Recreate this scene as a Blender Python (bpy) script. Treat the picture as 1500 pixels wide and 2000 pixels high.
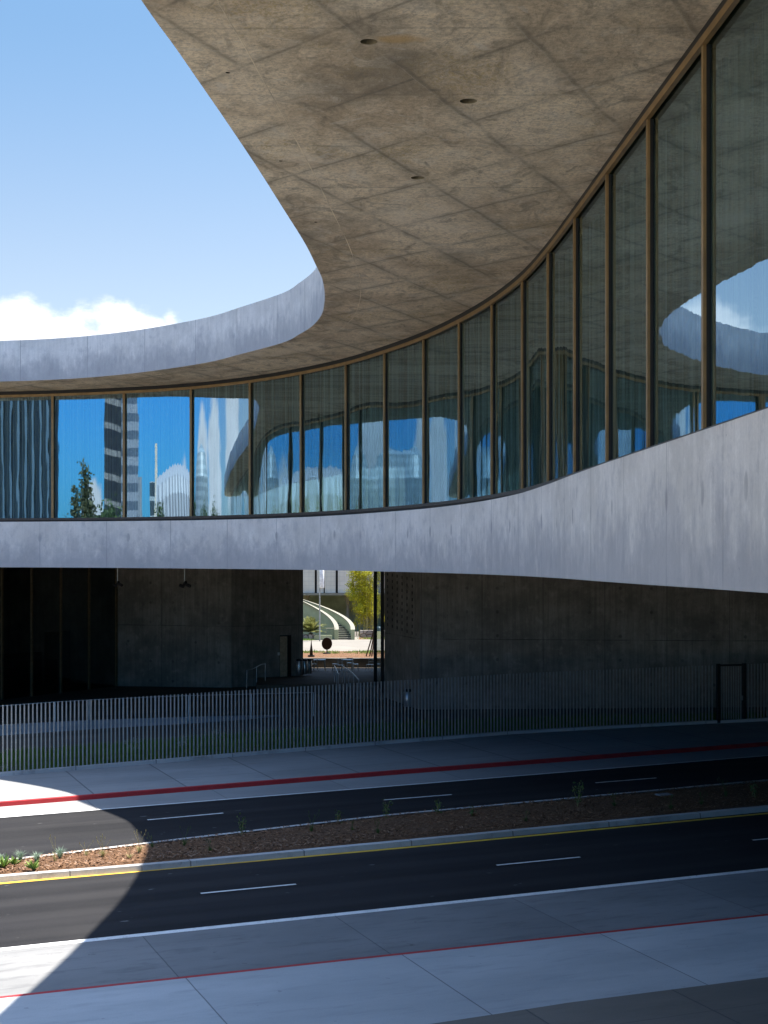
import bpy, bmesh, math, random
import numpy as np
from mathutils import Vector, Matrix
from mathutils.geometry import tessellate_polygon

random.seed(7); RNG = np.random.default_rng(7)
for _o in list(bpy.data.objects): bpy.data.objects.remove(_o)
sc = bpy.context.scene; col = sc.collection
R = math.radians

# ------------------------------------------------------------------ camera
EYE = 8.4
cam = bpy.data.cameras.new('camera'); camo = bpy.data.objects.new('camera', cam); col.objects.link(camo)
camo.location = (0, 0, EYE); camo.rotation_euler = (R(90), 0, 0)
cam.sensor_fit = 'HORIZONTAL'; cam.sensor_width = 36; cam.lens = 72.0
cam.shift_y = 92 / 1500; cam.clip_start = .1; cam.clip_end = 6000
sc.camera = camo

# ------------------------------------------------------------------ light
SUN = Vector((.28, .17, 1)).normalized()
S_EL = math.asin(SUN.z); S_AZ = math.atan2(SUN.x, SUN.y)
sl = bpy.data.lights.new('sun', 'SUN'); sl.energy = 4.5; sl.angle = R(.53); sl.color = (1, .955, .88)
so = bpy.data.objects.new('sun', sl); col.objects.link(so)
so.rotation_euler = SUN.to_track_quat('Z', 'Y').to_euler(); so.location = (20, -20, 60)
world = bpy.data.worlds.new('World'); sc.world = world; world.use_nodes = True
SKY_STRENGTH = .15
sc.view_settings.view_transform = 'Standard'; sc.view_settings.look = 'None'
sc.view_settings.exposure = 1.6; sc.view_settings.gamma = 1
sc.cycles.use_denoising = True
sc.cycles.max_bounces = 10; sc.cycles.diffuse_bounces = 5; sc.cycles.glossy_bounces = 5
sc.cycles.transparent_max_bounces = 24; sc.cycles.caustics_reflective = False; sc.cycles.caustics_refractive = False

# ------------------------------------------------------------------ node helper
class NT:
    def __init__(s, tree): s.t = tree; s.n = tree.nodes; s.n.clear()
    def new(s, typ, **kw):
        n = s.n.new(typ)
        for k, v in kw.items():
            if k.startswith('i_'): 
                key = k[2:]; key = int(key) if key.isdigit() else key
                s.set(n, key, v)
            else: setattr(n, k, v)
        return n
    def set(s, n, key, v):
        if isinstance(v, bpy.types.NodeSocket): s.t.links.new(v, n.inputs[key])
        else: n.inputs[key].default_value = v
    def math(s, op, a, b=0., c=None, clamp=False):
        n = s.new('ShaderNodeMath', operation=op, use_clamp=clamp)
        s.set(n, 0, a); s.set(n, 1, b)
        if c is not None: s.set(n, 2, c)
        return n.outputs[0]
    def vmath(s, op, a, b=(0, 0, 0)):
        n = s.new('ShaderNodeVectorMath', operation=op); s.set(n, 0, a); s.set(n, 1, b)
        return n.outputs['Value'] if op in ('DOT_PRODUCT', 'LENGTH', 'DISTANCE') else n.outputs[0]
    def coord(s, what='Object'): return s.new('ShaderNodeTexCoord').outputs[what]
    def pos(s): return s.new('ShaderNodeNewGeometry').outputs['Position']
    def scale(s, v, sc_): return s.vmath('MULTIPLY', v, sc_)
    def noise(s, v, scale=1., detail=4., rough=.55, dist=0., out=0):
        n = s.new('ShaderNodeTexNoise'); s.set(n, 'Vector', v); s.set(n, 'Scale', scale); s.set(n, 'Detail', detail)
        s.set(n, 'Roughness', rough); s.set(n, 'Distortion', dist); return n.outputs[out]
    def step(s, v, a, b, c=0., d=1.):
        n = s.new('ShaderNodeMapRange', interpolation_type='SMOOTHSTEP')
        s.set(n, 0, v); s.set(n, 1, a); s.set(n, 2, b); s.set(n, 3, c); s.set(n, 4, d); return n.outputs[0]
    def mix(s, f, a, b, blend='MIX'):
        n = s.new('ShaderNodeMix', data_type='RGBA', blend_type=blend)
        s.set(n, 0, f); s.set(n, 6, a if isinstance(a, bpy.types.NodeSocket) else (*a, 1)); s.set(n, 7, b if isinstance(b, bpy.types.NodeSocket) else (*b, 1))
        return n.outputs[2]
    def xyz(s, v):
        n = s.new('ShaderNodeSeparateXYZ'); s.set(n, 0, v); return n.outputs
    def bump(s, h, strength=.3, dist=.02):
        n = s.new('ShaderNodeBump'); s.set(n, 'Height', h); s.set(n, 'Strength', strength); s.set(n, 'Distance', dist); return n.outputs[0]
    def line(s, v, period, width, soft=.5):
        """1 on thin lines every `period` of scalar v."""
        f = s.math('FRACT', s.math('MULTIPLY', v, 1 / period))
        d = s.math('ABSOLUTE', s.math('SUBTRACT', f, .5))
        w = width / period
        return s.step(d, .5 - w * (1 + soft), .5 - w * (1 - soft) * .5, 0, 1)
    def out(s, shader):
        o = s.new('ShaderNodeOutputMaterial'); s.t.links.new(shader, o.inputs[0])
    def bsdf(s, color, rough=.8, metal=0., normal=None, spec=.4):
        b = s.new('ShaderNodeBsdfPrincipled')
        s.set(b, 'Base Color', color if isinstance(color, bpy.types.NodeSocket) else (*color, 1))
        s.set(b, 'Roughness', rough); s.set(b, 'Metallic', metal); s.set(b, 'Specular IOR Level', spec)
        if normal is not None: s.set(b, 'Normal', normal)
        return b.outputs[0]
def material(name):
    m = bpy.data.materials.new(name); m.use_nodes = True; return m, NT(m.node_tree)
_plain = {}
def plain(name, color, rough=.7, metal=0., var=.18, scale=6., spec=.4):
    if name in _plain: return _plain[name]
    m, t = material(name); p = t.coord()
    n = t.noise(p, scale, 5)
    c = t.mix(t.step(n, .3, .7), tuple(x * (1 - var) for x in color), tuple(min(1, x * (1 + var)) for x in color))
    t.out(t.bsdf(c, rough, metal, t.bump(t.noise(p, scale * 6, 3), .12, .01), spec)); _plain[name] = m
    return m

# ------------------------------------------------------------------ world sky + clouds
t = NT(world.node_tree)
sky = t.new('ShaderNodeTexSky', sky_type='NISHITA', sun_disc=False, sun_elevation=S_EL, sun_rotation=S_AZ, altitude=50., air_density=1.0, dust_density=.6, ozone_density=2.2)
d = t.coord('Generated'); dx, dy, dz = t.xyz(d)
wob = t.noise(t.scale(d, (1, 1, 1.7)), 9., 9, .62)
big = t.noise(t.scale(d, (1, 1, 1.6)), 3.1, 6, .55)
wob_c = t.math('MULTIPLY', t.math('SUBTRACT', wob, .5), .085)
def blob(az, el, r, sq=1.0):
    a, e = R(az), R(el); c = (math.cos(a) * math.cos(e), math.sin(a) * math.cos(e), math.sin(e))
    q = t.vmath('SUBTRACT', d, c); q = t.scale(q, (1, 1, sq))
    return t.math('SUBTRACT', math.tan(R(r)), t.vmath('LENGTH', q))
bl = None
for az, el, r, sq in ((103.6, 7.0, 2.45, 1.0), (101.4, 6.9, 1.5, 1.0), (99.3, 7.6, 2.05, 1.05), (102.2, 7.4, 1.6, 1), (101.1, 7.5, 1.55, 1), (98.0, 8.9, .55, 1), (106.5, 7.6, 2.3, 1.1), (97.0, 8.3, .9, 2.2), (111, 6.2, 3.0, 1), (120, 6, 4, 1.3), (135, 5, 4, 1.6),
                      (189, 2.0, 2.7, .75), (184, 3.0, 2.6, .7), (198, 1.6, 2.3, .9), (206, 1.2, 1.6, 1.0), (178, 5.0, 2.2, .9), (165, 4, 4, 1), (221, 1.5, 2.4, 1.6), (206, 6.6, 1.2, 2.6), (240, 9, 5, 2), (290, 14, 8, 1.6)):
    b = blob(az, el, r, sq); bl = b if bl is None else t.math('MAXIMUM', bl, b)
blv = t.math('ADD', bl, wob_c)
cl = t.step(blv, -.004, .012)
wisps = t.math('MULTIPLY', t.step(t.noise(t.scale(d, (1, 1, 3)), 2.2, 8, .6), .60, .82), t.math('MULTIPLY', t.step(dz, .02, .1), t.step(dy, .35, -.1)))
cl = t.math('MAXIMUM', cl, t.math('MULTIPLY', wisps, .55))
shade = t.step(t.noise(t.scale(d, (1, 1, 2)), 16, 6, .6), .3, .72, .82, 1.0)
deep = t.step(blv, .0, .05, 1.0, .93)
cc = t.math('MULTIPLY', shade, deep)
ccol = t.new('ShaderNodeCombineXYZ'); t.set(ccol, 0, t.math('MULTIPLY', cc, 1.0)); t.set(ccol, 1, t.math('MULTIPLY', cc, 1.0)); t.set(ccol, 2, t.math('MULTIPLY', cc, 1.03))
bright = t.vmath('MULTIPLY', ccol.outputs[0], (3.7, 3.7, 3.8))
back = t.step(dy, .30, -.30)
front_t = t.mix(t.step(dz, .15, .36), (.45, .40, .374), (.329, .387, .392))
low_t = t.mix(back, front_t, (.09, .335, .61))
skyc = t.mix(1., sky.outputs[0], t.mix(t.step(dz, .32, .62), low_t, (1.03, 1.07, 1.05)), 'MULTIPLY')
mixed = t.mix(cl, skyc, bright)
bg = t.new('ShaderNodeBackground'); t.set(bg, 0, mixed); t.set(bg, 1, SKY_STRENGTH)
wo = t.new('ShaderNodeOutputWorld'); t.t.links.new(bg.outputs[0], wo.inputs[0])

# ------------------------------------------------------------------ materials
def concrete(name, c_lo, c_hi, stain=(.16, .16, .17), joints=0., lift=0., streak=.6, edge=0., bias=0., tie=0.):
    m, t = material(name); p = t.pos()
    big = t.noise(t.scale(p, (1, 1, 1.5)), .42, 6, .62)
    mid = t.noise(t.scale(p, (1, 1, .8)), 2.3, 7, .65)
    st = t.noise(t.scale(p, (3.4, 3.4, .14)), 1.1, 6, .7)
    st2 = t.noise(t.scale(p, (8, 8, .5)), 1.4, 6, .75)
    fine = t.noise(p, 22, 4, .7)
    c = t.mix(t.step(big, .32, .66), c_lo, c_hi)
    k = t.math('MULTIPLY', t.step(st, .34 + bias, .68 + bias, 1, 0), streak * .55)
    c = t.mix(k, c, tuple(x * .62 for x in c_lo))
    c = t.mix(t.math('MULTIPLY', t.step(st2, .35, .6, 1, 0), streak * .4), c, tuple(x * .7 for x in c_lo))
    c = t.mix(t.math('MULTIPLY', t.step(mid, .52, .74), .5), c, tuple(min(1, x * 1.16) for x in c_hi))
    c = t.mix(t.math('MULTIPLY', t.step(mid, .47, .3), .42), c, stain)
    pit = t.step(t.noise(p, 9, 3, .6), .70, .76)
    c = t.mix(t.math('MULTIPLY', pit, .5), c, tuple(x * .5 for x in stain))
    c = t.mix(t.step(fine, .3, .7, .0, .25), c, tuple(x * .72 for x in c_lo))
    h = t.math('ADD', fine, t.math('MULTIPLY', st2, .8))
    if joints or lift or edge or tie:
        u, v, _ = t.xyz(t.coord('UV'))
        if joints:
            on = t.step(t.noise(p, .9, 2), .3, .6, .35, 1)
            j = t.math('MULTIPLY', t.line(u, joints, .022), on)
            c = t.mix(t.math('MULTIPLY', j, .5), c, tuple(x * .4 for x in stain))
            board = t.line(u, joints / 12., .008)
            c = t.mix(t.math('MULTIPLY', board, .16), c, stain)
            h = t.math('SUBTRACT', h, t.math('MULTIPLY', j, 2.))
        if lift:
            j = t.math('MULTIPLY', t.line(t.math('ADD', v, t.math('MULTIPLY', t.noise(p, .8, 2), .06)), lift, .022), t.step(t.noise(p, .5, 3), .36, .6, .25, 1))
            c = t.mix(t.math('MULTIPLY', j, .7), c, tuple(x * .3 for x in stain))
        if tie:
            fu = t.math('ABSOLUTE', t.math('SUBTRACT', t.math('FRACT', t.math('MULTIPLY', u, 1 / tie)), .5))
            fv = t.math('ABSOLUTE', t.math('SUBTRACT', t.math('FRACT', t.math('MULTIPLY', v, 1 / 1.25)), .5))
            q = t.math('ADD', t.math('POWER', t.math('MULTIPLY', fu, tie), 2), t.math('POWER', t.math('MULTIPLY', fv, 1.25), 2))
            sp = t.math('MULTIPLY', t.step(q, .003, .012, 1, 0), t.step(t.noise(p, .7, 2), .42, .6))
            c = t.mix(t.math('MULTIPLY', sp, .55), c, tuple(x * .6 for x in stain))
        if edge:
            bl_ = t.noise(t.scale(p, (1, 1, .9)), .55, 7, .7)
            bm = t.step(t.math('SUBTRACT', bl_, t.math('MULTIPLY', v, .26)), .33, .46)
            c = t.mix(t.math('MULTIPLY', bm, .40), c, tuple(x * 1.05 for x in stain))
            run = t.noise(t.scale(p, (1.6, 1.6, .7)), 1.3, 8, .72)
            lv = t.math('ADD', t.math('MULTIPLY', run, 1.5), t.math('MULTIPLY', big, .7))
            e = t.step(t.math('SUBTRACT', lv, t.math('MULTIPLY', v, edge)), .52, 1.0)
            c = t.mix(t.math('MULTIPLY', e, .50), c, tuple(x * .85 for x in stain))
    t.out(t.bsdf(c, .82, 0, t.bump(h, .3, .012), .3)); return m

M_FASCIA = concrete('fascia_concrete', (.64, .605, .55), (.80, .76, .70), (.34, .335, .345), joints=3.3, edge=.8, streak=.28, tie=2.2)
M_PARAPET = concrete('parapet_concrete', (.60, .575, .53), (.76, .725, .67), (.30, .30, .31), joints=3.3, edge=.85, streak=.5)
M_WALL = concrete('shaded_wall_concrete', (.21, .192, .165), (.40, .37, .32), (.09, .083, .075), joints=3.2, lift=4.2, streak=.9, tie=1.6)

def soffit():
    m, t = material('soffit_concrete'); p = t.pos(); x, y, z = t.xyz(p)
    w = t.math('MULTIPLY', t.math('SUBTRACT', t.noise(p, .7, 3), .5), .22)
    big = t.noise(t.scale(p, (1, .8, 0)), .28, 7, .62, .6)
    mid = t.noise(t.scale(p, (1, .55, 0)), 1.5, 8, .68, 1.2)
    fib = t.noise(t.scale(p, (2.2, 1.0, 0)), 3.4, 6, .7, 2.0)
    sm = t.noise(p, 14, 4, .65)
    c = t.mix(t.step(big, .33, .66), (.62, .49, .325), (1.0, .85, .61))
    c = t.mix(t.math('MULTIPLY', t.step(mid, .50, .68), .65), c, (.92, .79, .59))
    c = t.mix(t.math('MULTIPLY', t.step(mid, .50, .34), .62), c, (.27, .225, .16))
    yel = t.math('MULTIPLY', t.step(t.noise(t.scale(p, (1, 1, 0)), .33, 4), .50, .66), t.step(fib, .45, .62))
    c = t.mix(t.math('MULTIPLY', yel, .75), c, (.54, .41, .18))
    c = t.mix(t.math('MULTIPLY', t.step(fib, .46, .32), .32), c, (.20, .17, .125))
    vein = t.step(t.math('ABSOLUTE', t.math('SUBTRACT', t.noise(t.scale(p, (1, .7, 0)), 1.05, 5, .6, 1.8), .5)), .0, .012, 1, 0)
    c = t.mix(t.math('MULTIPLY', vein, t.step(big, .45, .62, .0, .55)), c, (.78, .73, .62))
    pat = t.step(t.noise(t.scale(p, (1, 1, 0)), .75, 3, .5, .5), .58, .63)
    c = t.mix(t.math('MULTIPLY', pat, .48), c, (.88, .78, .60))
    c = t.mix(t.step(sm, .40, .64, 0, .36), c, (.22, .185, .135))
    sp2 = t.noise(t.scale(p, (1.3, .8, 0)), 6.5, 6, .75, 1.5)
    c = t.mix(t.math('MULTIPLY', t.step(sp2, .55, .68), .38), c, (.90, .79, .62)); c = t.mix(t.math('MULTIPLY', t.step(sp2, .44, .32), .45), c, (.22, .185, .135))
    hg = t.noise(t.scale(p, (1, .8, 0)), .30, 5, .6, .8)
    c = t.mix(t.math('MULTIPLY', t.step(hg, .46, .30), .55), c, (.24, .205, .15)); c = t.mix(t.math('MULTIPLY', t.step(hg, .56, .70), .40), c, (.95, .84, .66))
    ash = t.noise(t.scale(p, (1, .9, 0)), .85, 6, .7, 2.2); c = t.mix(t.math('MULTIPLY', t.step(ash, .58, .66), .45), c, (.80, .74, .62)); c = t.mix(t.math('MULTIPLY', t.step(ash, .41, .33), .45), c, (.24, .215, .17))
    rust = t.vmath('LENGTH', t.scale(t.vmath('SUBTRACT', p, (.22, 22.15, 15.9)), (1, 2.2, 0)))
    rm = t.math('MULTIPLY', t.step(t.math('ADD', rust, t.math('MULTIPLY', t.noise(p, 3, 4), .5)), .78, .4), .6)
    c = t.mix(rm, c, (.62, .38, .12))
    on = t.step(t.noise(p, .55, 3), .34, .60, .25, 1)
    l1 = t.line(t.math('ADD', t.math('SUBTRACT', x, t.math('MULTIPLY', y, .425)), w), 2.42, .045, .8)
    l2 = t.line(t.math('ADD', t.math('ADD', y, t.math('MULTIPLY', x, 1.12)), w), 3.5, .05, .8)
    l3 = t.line(t.math('ADD', y, w), 3.1, .035, .8)
    dk = t.math('MAXIMUM', l1, t.math('MAXIMUM', l2, t.math('MULTIPLY', l3, .6)))
    b1 = t.line(t.math('ADD', t.math('SUBTRACT', x, t.math('MULTIPLY', y, .425)), t.math('MULTIPLY', w, 1.6)), 2.42, .22, .95)
    b2 = t.line(t.math('ADD', t.math('ADD', y, t.math('MULTIPLY', x, 1.12)), t.math('MULTIPLY', w, 1.6)), 3.5, .24, .95)
    c = t.mix(t.math('MULTIPLY', t.math('MULTIPLY', t.math('MAXIMUM', b1, b2), on), .34), c, (.22, .185, .13))
    c = t.mix(t.math('MULTIPLY', t.math('MULTIPLY', dk, on), .50), c, (.16, .14, .105))
    l1t = t.line(t.math('ADD', t.math('SUBTRACT', x, t.math('MULTIPLY', y, .425)), t.math('ADD', w, .06)), 2.42, .010, .5)
    c = t.mix(t.math('MULTIPLY', t.math('MULTIPLY', l1t, on), .5), c, (.50, .45, .36))
    u, v, _ = t.xyz(t.coord('UV'))
    rl = t.step(t.math('ABSOLUTE', t.math('SUBTRACT', v, 2.0)), .015, .05, 1, 0)
    c = t.mix(t.math('MULTIPLY', rl, .55), c, (.47, .42, .33))
    h = t.math('ADD', t.math('MULTIPLY', mid, .8), t.math('ADD', fib, t.math('MULTIPLY', sm, .4)))
    t.out(t.bsdf(c, .8, 0, t.bump(h, .35, .03), .3)); return m
M_SOFFIT = soffit()

def paving(name, lo, hi, jt, panel=5.2, long_j=0., off=0., stain=.5, tint=(.3, .3, .32), ang=20.5):
    m, t = material(name); p = t.pos()
    ca, sa = math.cos(R(ang)), math.sin(R(ang))
    u = t.vmath('DOT_PRODUCT', p, (ca, sa, 0)); v = t.vmath('DOT_PRODUCT', p, (-sa, ca, 0))
    q = t.new('ShaderNodeCombineXYZ'); t.set(q, 0, u); t.set(q, 1, v); q = q.outputs[0]
    big = t.noise(t.scale(q, (.5, 1, 0)), .35, 6, .6); mid = t.noise(t.scale(q, (.35, 1.4, 0)), 2., 7, .68)
    fine = t.noise(q, 30, 4, .7); brush = t.noise(t.scale(q, (.4, 18, 0)), 2, 3, .6)
    c = t.mix(t.step(big, .3, .7), lo, hi)
    c = t.mix(t.math('MULTIPLY', t.step(mid, .5, .32), stain), c, tint)
    spot = t.step(t.noise(t.scale(q, (.6, 1.6, 0)), .8, 6, .7), .60, .74)
    c = t.mix(t.math('MULTIPLY', spot, stain * .9), c, tuple(x * .62 for x in tint))
    c = t.mix(t.step(fine, .35, .7, 0, .22), c, tuple(x * .7 for x in lo))
    c = t.mix(t.step(brush, .3, .7, 0, .12), c, tuple(x * .7 for x in lo))
    dots = t.step(t.noise(q, 3.2, 3, .6), .69, .73); c = t.mix(t.math('MULTIPLY', dots, .45), c, tuple(x * .45 for x in tint))
    uu = t.math('ADD', t.math('ADD', u, off), t.math('MULTIPLY', t.noise(q, .6, 3), .03))
    slab_ = t.new('ShaderNodeTexWhiteNoise', noise_dimensions='1D'); t.set(slab_, 'W', t.math('FLOOR', t.math('SUBTRACT', t.math('MULTIPLY', uu, 1 / panel), .0))); c = t.mix(t.math('MULTIPLY', slab_.outputs['Value'], .22), c, tuple(x * .62 for x in lo))
    j = t.line(uu, panel, jt)
    if long_j: j = t.math('MAXIMUM', j, t.math('MULTIPLY', t.line(v, long_j, jt * .8), .7))
    c = t.mix(t.math('MULTIPLY', j, .72), c, (.07, .07, .075))
    h = t.math('SUBTRACT', fine, t.math('MULTIPLY', j, 3))
    t.out(t.bsdf(c, .85, 0, t.bump(h, .25, .01), .25)); return m
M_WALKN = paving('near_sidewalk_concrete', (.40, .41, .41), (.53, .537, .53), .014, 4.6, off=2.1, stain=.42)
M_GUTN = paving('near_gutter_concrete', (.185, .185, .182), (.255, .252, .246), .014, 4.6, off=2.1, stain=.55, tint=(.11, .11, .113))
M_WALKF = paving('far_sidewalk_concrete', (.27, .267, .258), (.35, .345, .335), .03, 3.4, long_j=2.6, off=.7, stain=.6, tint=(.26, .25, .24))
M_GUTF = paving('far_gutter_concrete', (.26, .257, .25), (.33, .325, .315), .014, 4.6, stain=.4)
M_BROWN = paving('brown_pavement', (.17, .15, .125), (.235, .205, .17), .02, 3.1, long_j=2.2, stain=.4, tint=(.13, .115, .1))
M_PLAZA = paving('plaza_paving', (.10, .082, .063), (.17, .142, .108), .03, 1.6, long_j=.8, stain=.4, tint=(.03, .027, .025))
M_PATH = paving('path_concrete', (.195, .175, .145), (.24, .215, .18), .02, 4., stain=.2)

def asphalt():
    m, t = material('asphalt'); p = t.pos(); ca, sa = math.cos(R(20.5)), math.sin(R(20.5))
    u = t.vmath('DOT_PRODUCT', p, (ca, sa, 0)); v = t.vmath('DOT_PRODUCT', p, (-sa, ca, 0))
    q = t.new('ShaderNodeCombineXYZ'); t.set(q, 0, u); t.set(q, 1, v); q = q.outputs[0]
    lane = t.noise(t.scale(q, (.06, 1.3, 0)), .8, 5, .6); g = t.noise(q, 34, 3, .8); big = t.noise(q, .4, 5)
    c = t.mix(t.step(lane, .3, .7), (.0095, .0094, .0105), (.018, .0174, .019))
    c = t.mix(t.step(big, .4, .7, 0, .35), c, (.024, .023, .023))
    c = t.mix(t.step(g, .52, .74, 0, .55), c, (.075, .072, .072))
    c = t.mix(t.step(g, .48, .3, 0, .5), c, (.008, .008, .009))
    tr_ = t.math('MULTIPLY', t.step(t.math('ABSOLUTE', t.math('SUBTRACT', t.math('FRACT', t.math('MULTIPLY', v, 1 / 1.75)), .5)), .08, .32, 1, 0), t.step(t.noise(t.scale(q, (.05, .4, 0)), 1, 3), .35, .65))
    c = t.mix(t.math('MULTIPLY', tr_, .35), c, (.040, .038, .038))
    oil = t.step(t.noise(t.scale(q, (.5, 1.2, 0)), .7, 4, .6), .62, .74); c = t.mix(t.math('MULTIPLY', oil, .5), c, (.009, .009, .010))
    sp = t.step(t.noise(t.scale(q, (1, 2.2, 0)), 1.9, 3, .5), .70, .76)
    c = t.mix(t.math('MULTIPLY', sp, .5), c, (.26, .25, .24))
    t.out(t.bsdf(c, .9, 0, t.bump(g, .4, .008), .2)); return m
M_ASPH = asphalt()
def worn_paint(name, c, wear=.6):
    m, t = material(name); p = t.pos()
    n = t.noise(p, 9, 6, .7)
    cc = t.mix(t.step(n, .54, .70, 0, wear), c, (.10, .10, .10)); cc = t.mix(t.step(t.noise(p, 1.3, 6, .7), .45, .75, 0, .55), cc, tuple(x * .55 for x in c))
    t.out(t.bsdf(cc, .7, 0, t.bump(t.noise(p, 40, 2), .2, .005))); return m
M_WHITE = worn_paint('white_road_paint', (.74, .73, .70)); M_YELLOW = worn_paint('yellow_road_paint', (.72, .43, .035), .4)
M_RED = worn_paint('red_kerb_paint', (.40, .022, .025), .3)
M_KERB = paving('kerb_concrete', (.43, .42, .40), (.56, .545, .52), .02, 3.3, stain=.75, tint=(.20, .19, .18))
def mulch_mat():
    m, t = material('bark_mulch'); p = t.pos()
    n1 = t.noise(p, 11, 5, .75, 1.5); n2 = t.noise(p, 26, 4, .8, 1.); b = t.noise(p, .8, 4)
    c = t.mix(t.step(n1, .36, .64), (.062, .034, .020), (.25, .137, .075))
    c = t.mix(t.step(n2, .56, .70, 0, .8), c, (.36, .205, .115)); c = t.mix(t.step(n2, .46, .32, 0, .8), c, (.04, .022, .015))
    c = t.mix(t.step(b, .4, .7, 0, .3), c, (.20, .12, .08))
    t.out(t.bsdf(c, .95, 0, t.bump(t.math('ADD', n1, n2), .9, .05), .1)); return m
M_MULCH = mulch_mat()
M_DIRT = plain('decomposed_granite', (.10, .083, .066), .95, scale=2.)
M_GROUND = plain('city_ground', (.72, .63, .49), .95, scale=.4)  # pale warm tone chosen to bounce sunlight up onto the soffit
M_BRASS = plain('bronze_anodised_metal', (.27, .172, .072), .45, .35, .14, 3.)
M_BLACK = plain('black_parts_and_shade', (.012, .011, .010), .55, 0, .2)  # gaskets and black parts; also stands in for shade in gaps and openings
M_SILL = plain('dark_bronze_sill', (.060, .050, .040), .5, .2, .2)
M_STEEL = plain('galvanised_steel', (.40, .42, .405), .45, .55, .12, 4.)
M_STAIN = plain('brushed_stainless', (.42, .42, .42), .32, .85, .1, 3.)
M_DKMET = plain('dark_painted_metal', (.028, .029, .03), .5, .2)
M_DISC = plain('rusty_bronze_disc', (.016, .010, .008), .7, .2)

def glass_mat(name, refl=.38, tint=(.62, .84, 1.0), trans=(.60, .76, .70), wob=.0026):
    m, t = material(name); u, v, _ = t.xyz(t.coord('UV'))
    q = t.new('ShaderNodeCombineXYZ'); t.set(q, 0, t.math('MULTIPLY', u, 1.0)); t.set(q, 1, t.math('MULTIPLY', v, .30)); q = q.outputs[0]
    h1 = t.noise(q, .85, 2, .5); h2 = t.noise(t.scale(q, (1, .25, 1)), 4.2, 2, .5)
    h = t.math('ADD', h1, t.math('MULTIPLY', h2, .11))
    nb = t.bump(h, .35, wob * 2)
    gl = t.new('ShaderNodeBsdfGlossy'); t.set(gl, 'Color', (*tint, 1)); t.set(gl, 'Roughness', .0); t.set(gl, 'Normal', nb)
    tr = t.new('ShaderNodeBsdfTransparent'); t.set(tr, 0, (*trans, 1))
    fr = t.new('ShaderNodeFresnel'); t.set(fr, 'IOR', 1.5)
    f = t.math('ADD', t.math('MULTIPLY', fr.outputs[0], 1 - refl), refl, clamp=True)
    mx = t.new('ShaderNodeMixShader'); t.set(mx, 0, f); t.t.links.new(tr.outputs[0], mx.inputs[1]); t.t.links.new(gl.outputs[0], mx.inputs[2])
    t.out(mx.outputs[0]); return m
M_GLASS = glass_mat('coated_curved_glass')
M_GLASSLOW = glass_mat('dark_lobby_glass', .06, (.7, .85, .9), (.30, .35, .36), .0015)
def curtain_mat():
    m, t = material('sheer_curtain'); u, v, _ = t.xyz(t.coord('UV'))
    q = t.new('ShaderNodeCombineXYZ'); t.set(q, 0, u); q = q.outputs[0]
    n = t.noise(q, 5.5, 4, .7)
    c = t.mix(t.step(n, .42, .60), (.22, .27, .25), (.86, .90, .86))
    di = t.new('ShaderNodeBsdfDiffuse'); t.set(di, 0, c)
    tl = t.new('ShaderNodeBsdfTranslucent'); t.set(tl, 0, c)
    tr = t.new('ShaderNodeBsdfTransparent')
    a = t.new('ShaderNodeMixShader'); t.set(a, 0, .35); t.t.links.new(di.outputs[0], a.inputs[1]); t.t.links.new(tl.outputs[0], a.inputs[2])
    b = t.new('ShaderNodeMixShader'); t.set(b, 0, t.step(n, .3, .6, .7, .3)); t.t.links.new(a.outputs[0], b.inputs[1]); t.t.links.new(tr.outputs[0], b.inputs[2])
    t.out(b.outputs[0]); return m
M_CURT = curtain_mat()
def leaf(name, lo, hi, trans=.35):
    m, t = material(name); n = t.noise(t.pos(), 3.2, 3)
    oi = t.new('ShaderNodeNewGeometry').outputs['Random Per Island']
    c = t.mix(t.math('ADD', t.math('MULTIPLY', oi, .7), t.math('MULTIPLY', n, .3)), lo, hi)
    b = t.new('ShaderNodeBsdfPrincipled'); t.set(b, 'Base Color', c); t.set(b, 'Roughness', .55); t.set(b, 'Specular IOR Level', .3)
    tl = t.new('ShaderNodeBsdfTranslucent'); t.set(tl, 0, c)
    mx = t.new('ShaderNodeMixShader'); t.set(mx, 0, trans); t.t.links.new(b.outputs[0], mx.inputs[1]); t.t.links.new(tl.outputs[0], mx.inputs[2])
    t.out(mx.outputs[0]); return m
M_LEAF = leaf('tree_leaf', (.035, .065, .018), (.11, .16, .045)); M_BAMBOO = leaf('bamboo_leaf', (.16, .18, .012), (.80, .72, .05), .5)
M_CYCAD = leaf('cycad_leaf', (.05, .075, .02), (.30, .29, .09), .3); M_FESC = leaf('fescue_leaf', (.16, .24, .17), (.32, .42, .30), .3)
M_AGAVE = leaf('succulent_leaf', (.14, .24, .05), (.30, .42, .10), .25); M_GRASS = leaf('lawn_blade', (.05, .105, .012), (.15, .25, .04), .35)
M_STALK = leaf('sunlit_dry_stalk', (.28, .24, .10), (.45, .42, .20), .3); M_SAGE = leaf('sage_leaf', (.14, .18, .15), (.28, .32, .27), .3); M_WEED = leaf('sapling_leaf', (.06, .10, .03), (.14, .20, .06), .35)
M_BARK = plain('tree_bark', (.13, .10, .075), .9)
M_CANE = plain('bamboo_cane', (.30, .28, .10), .6)

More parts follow.
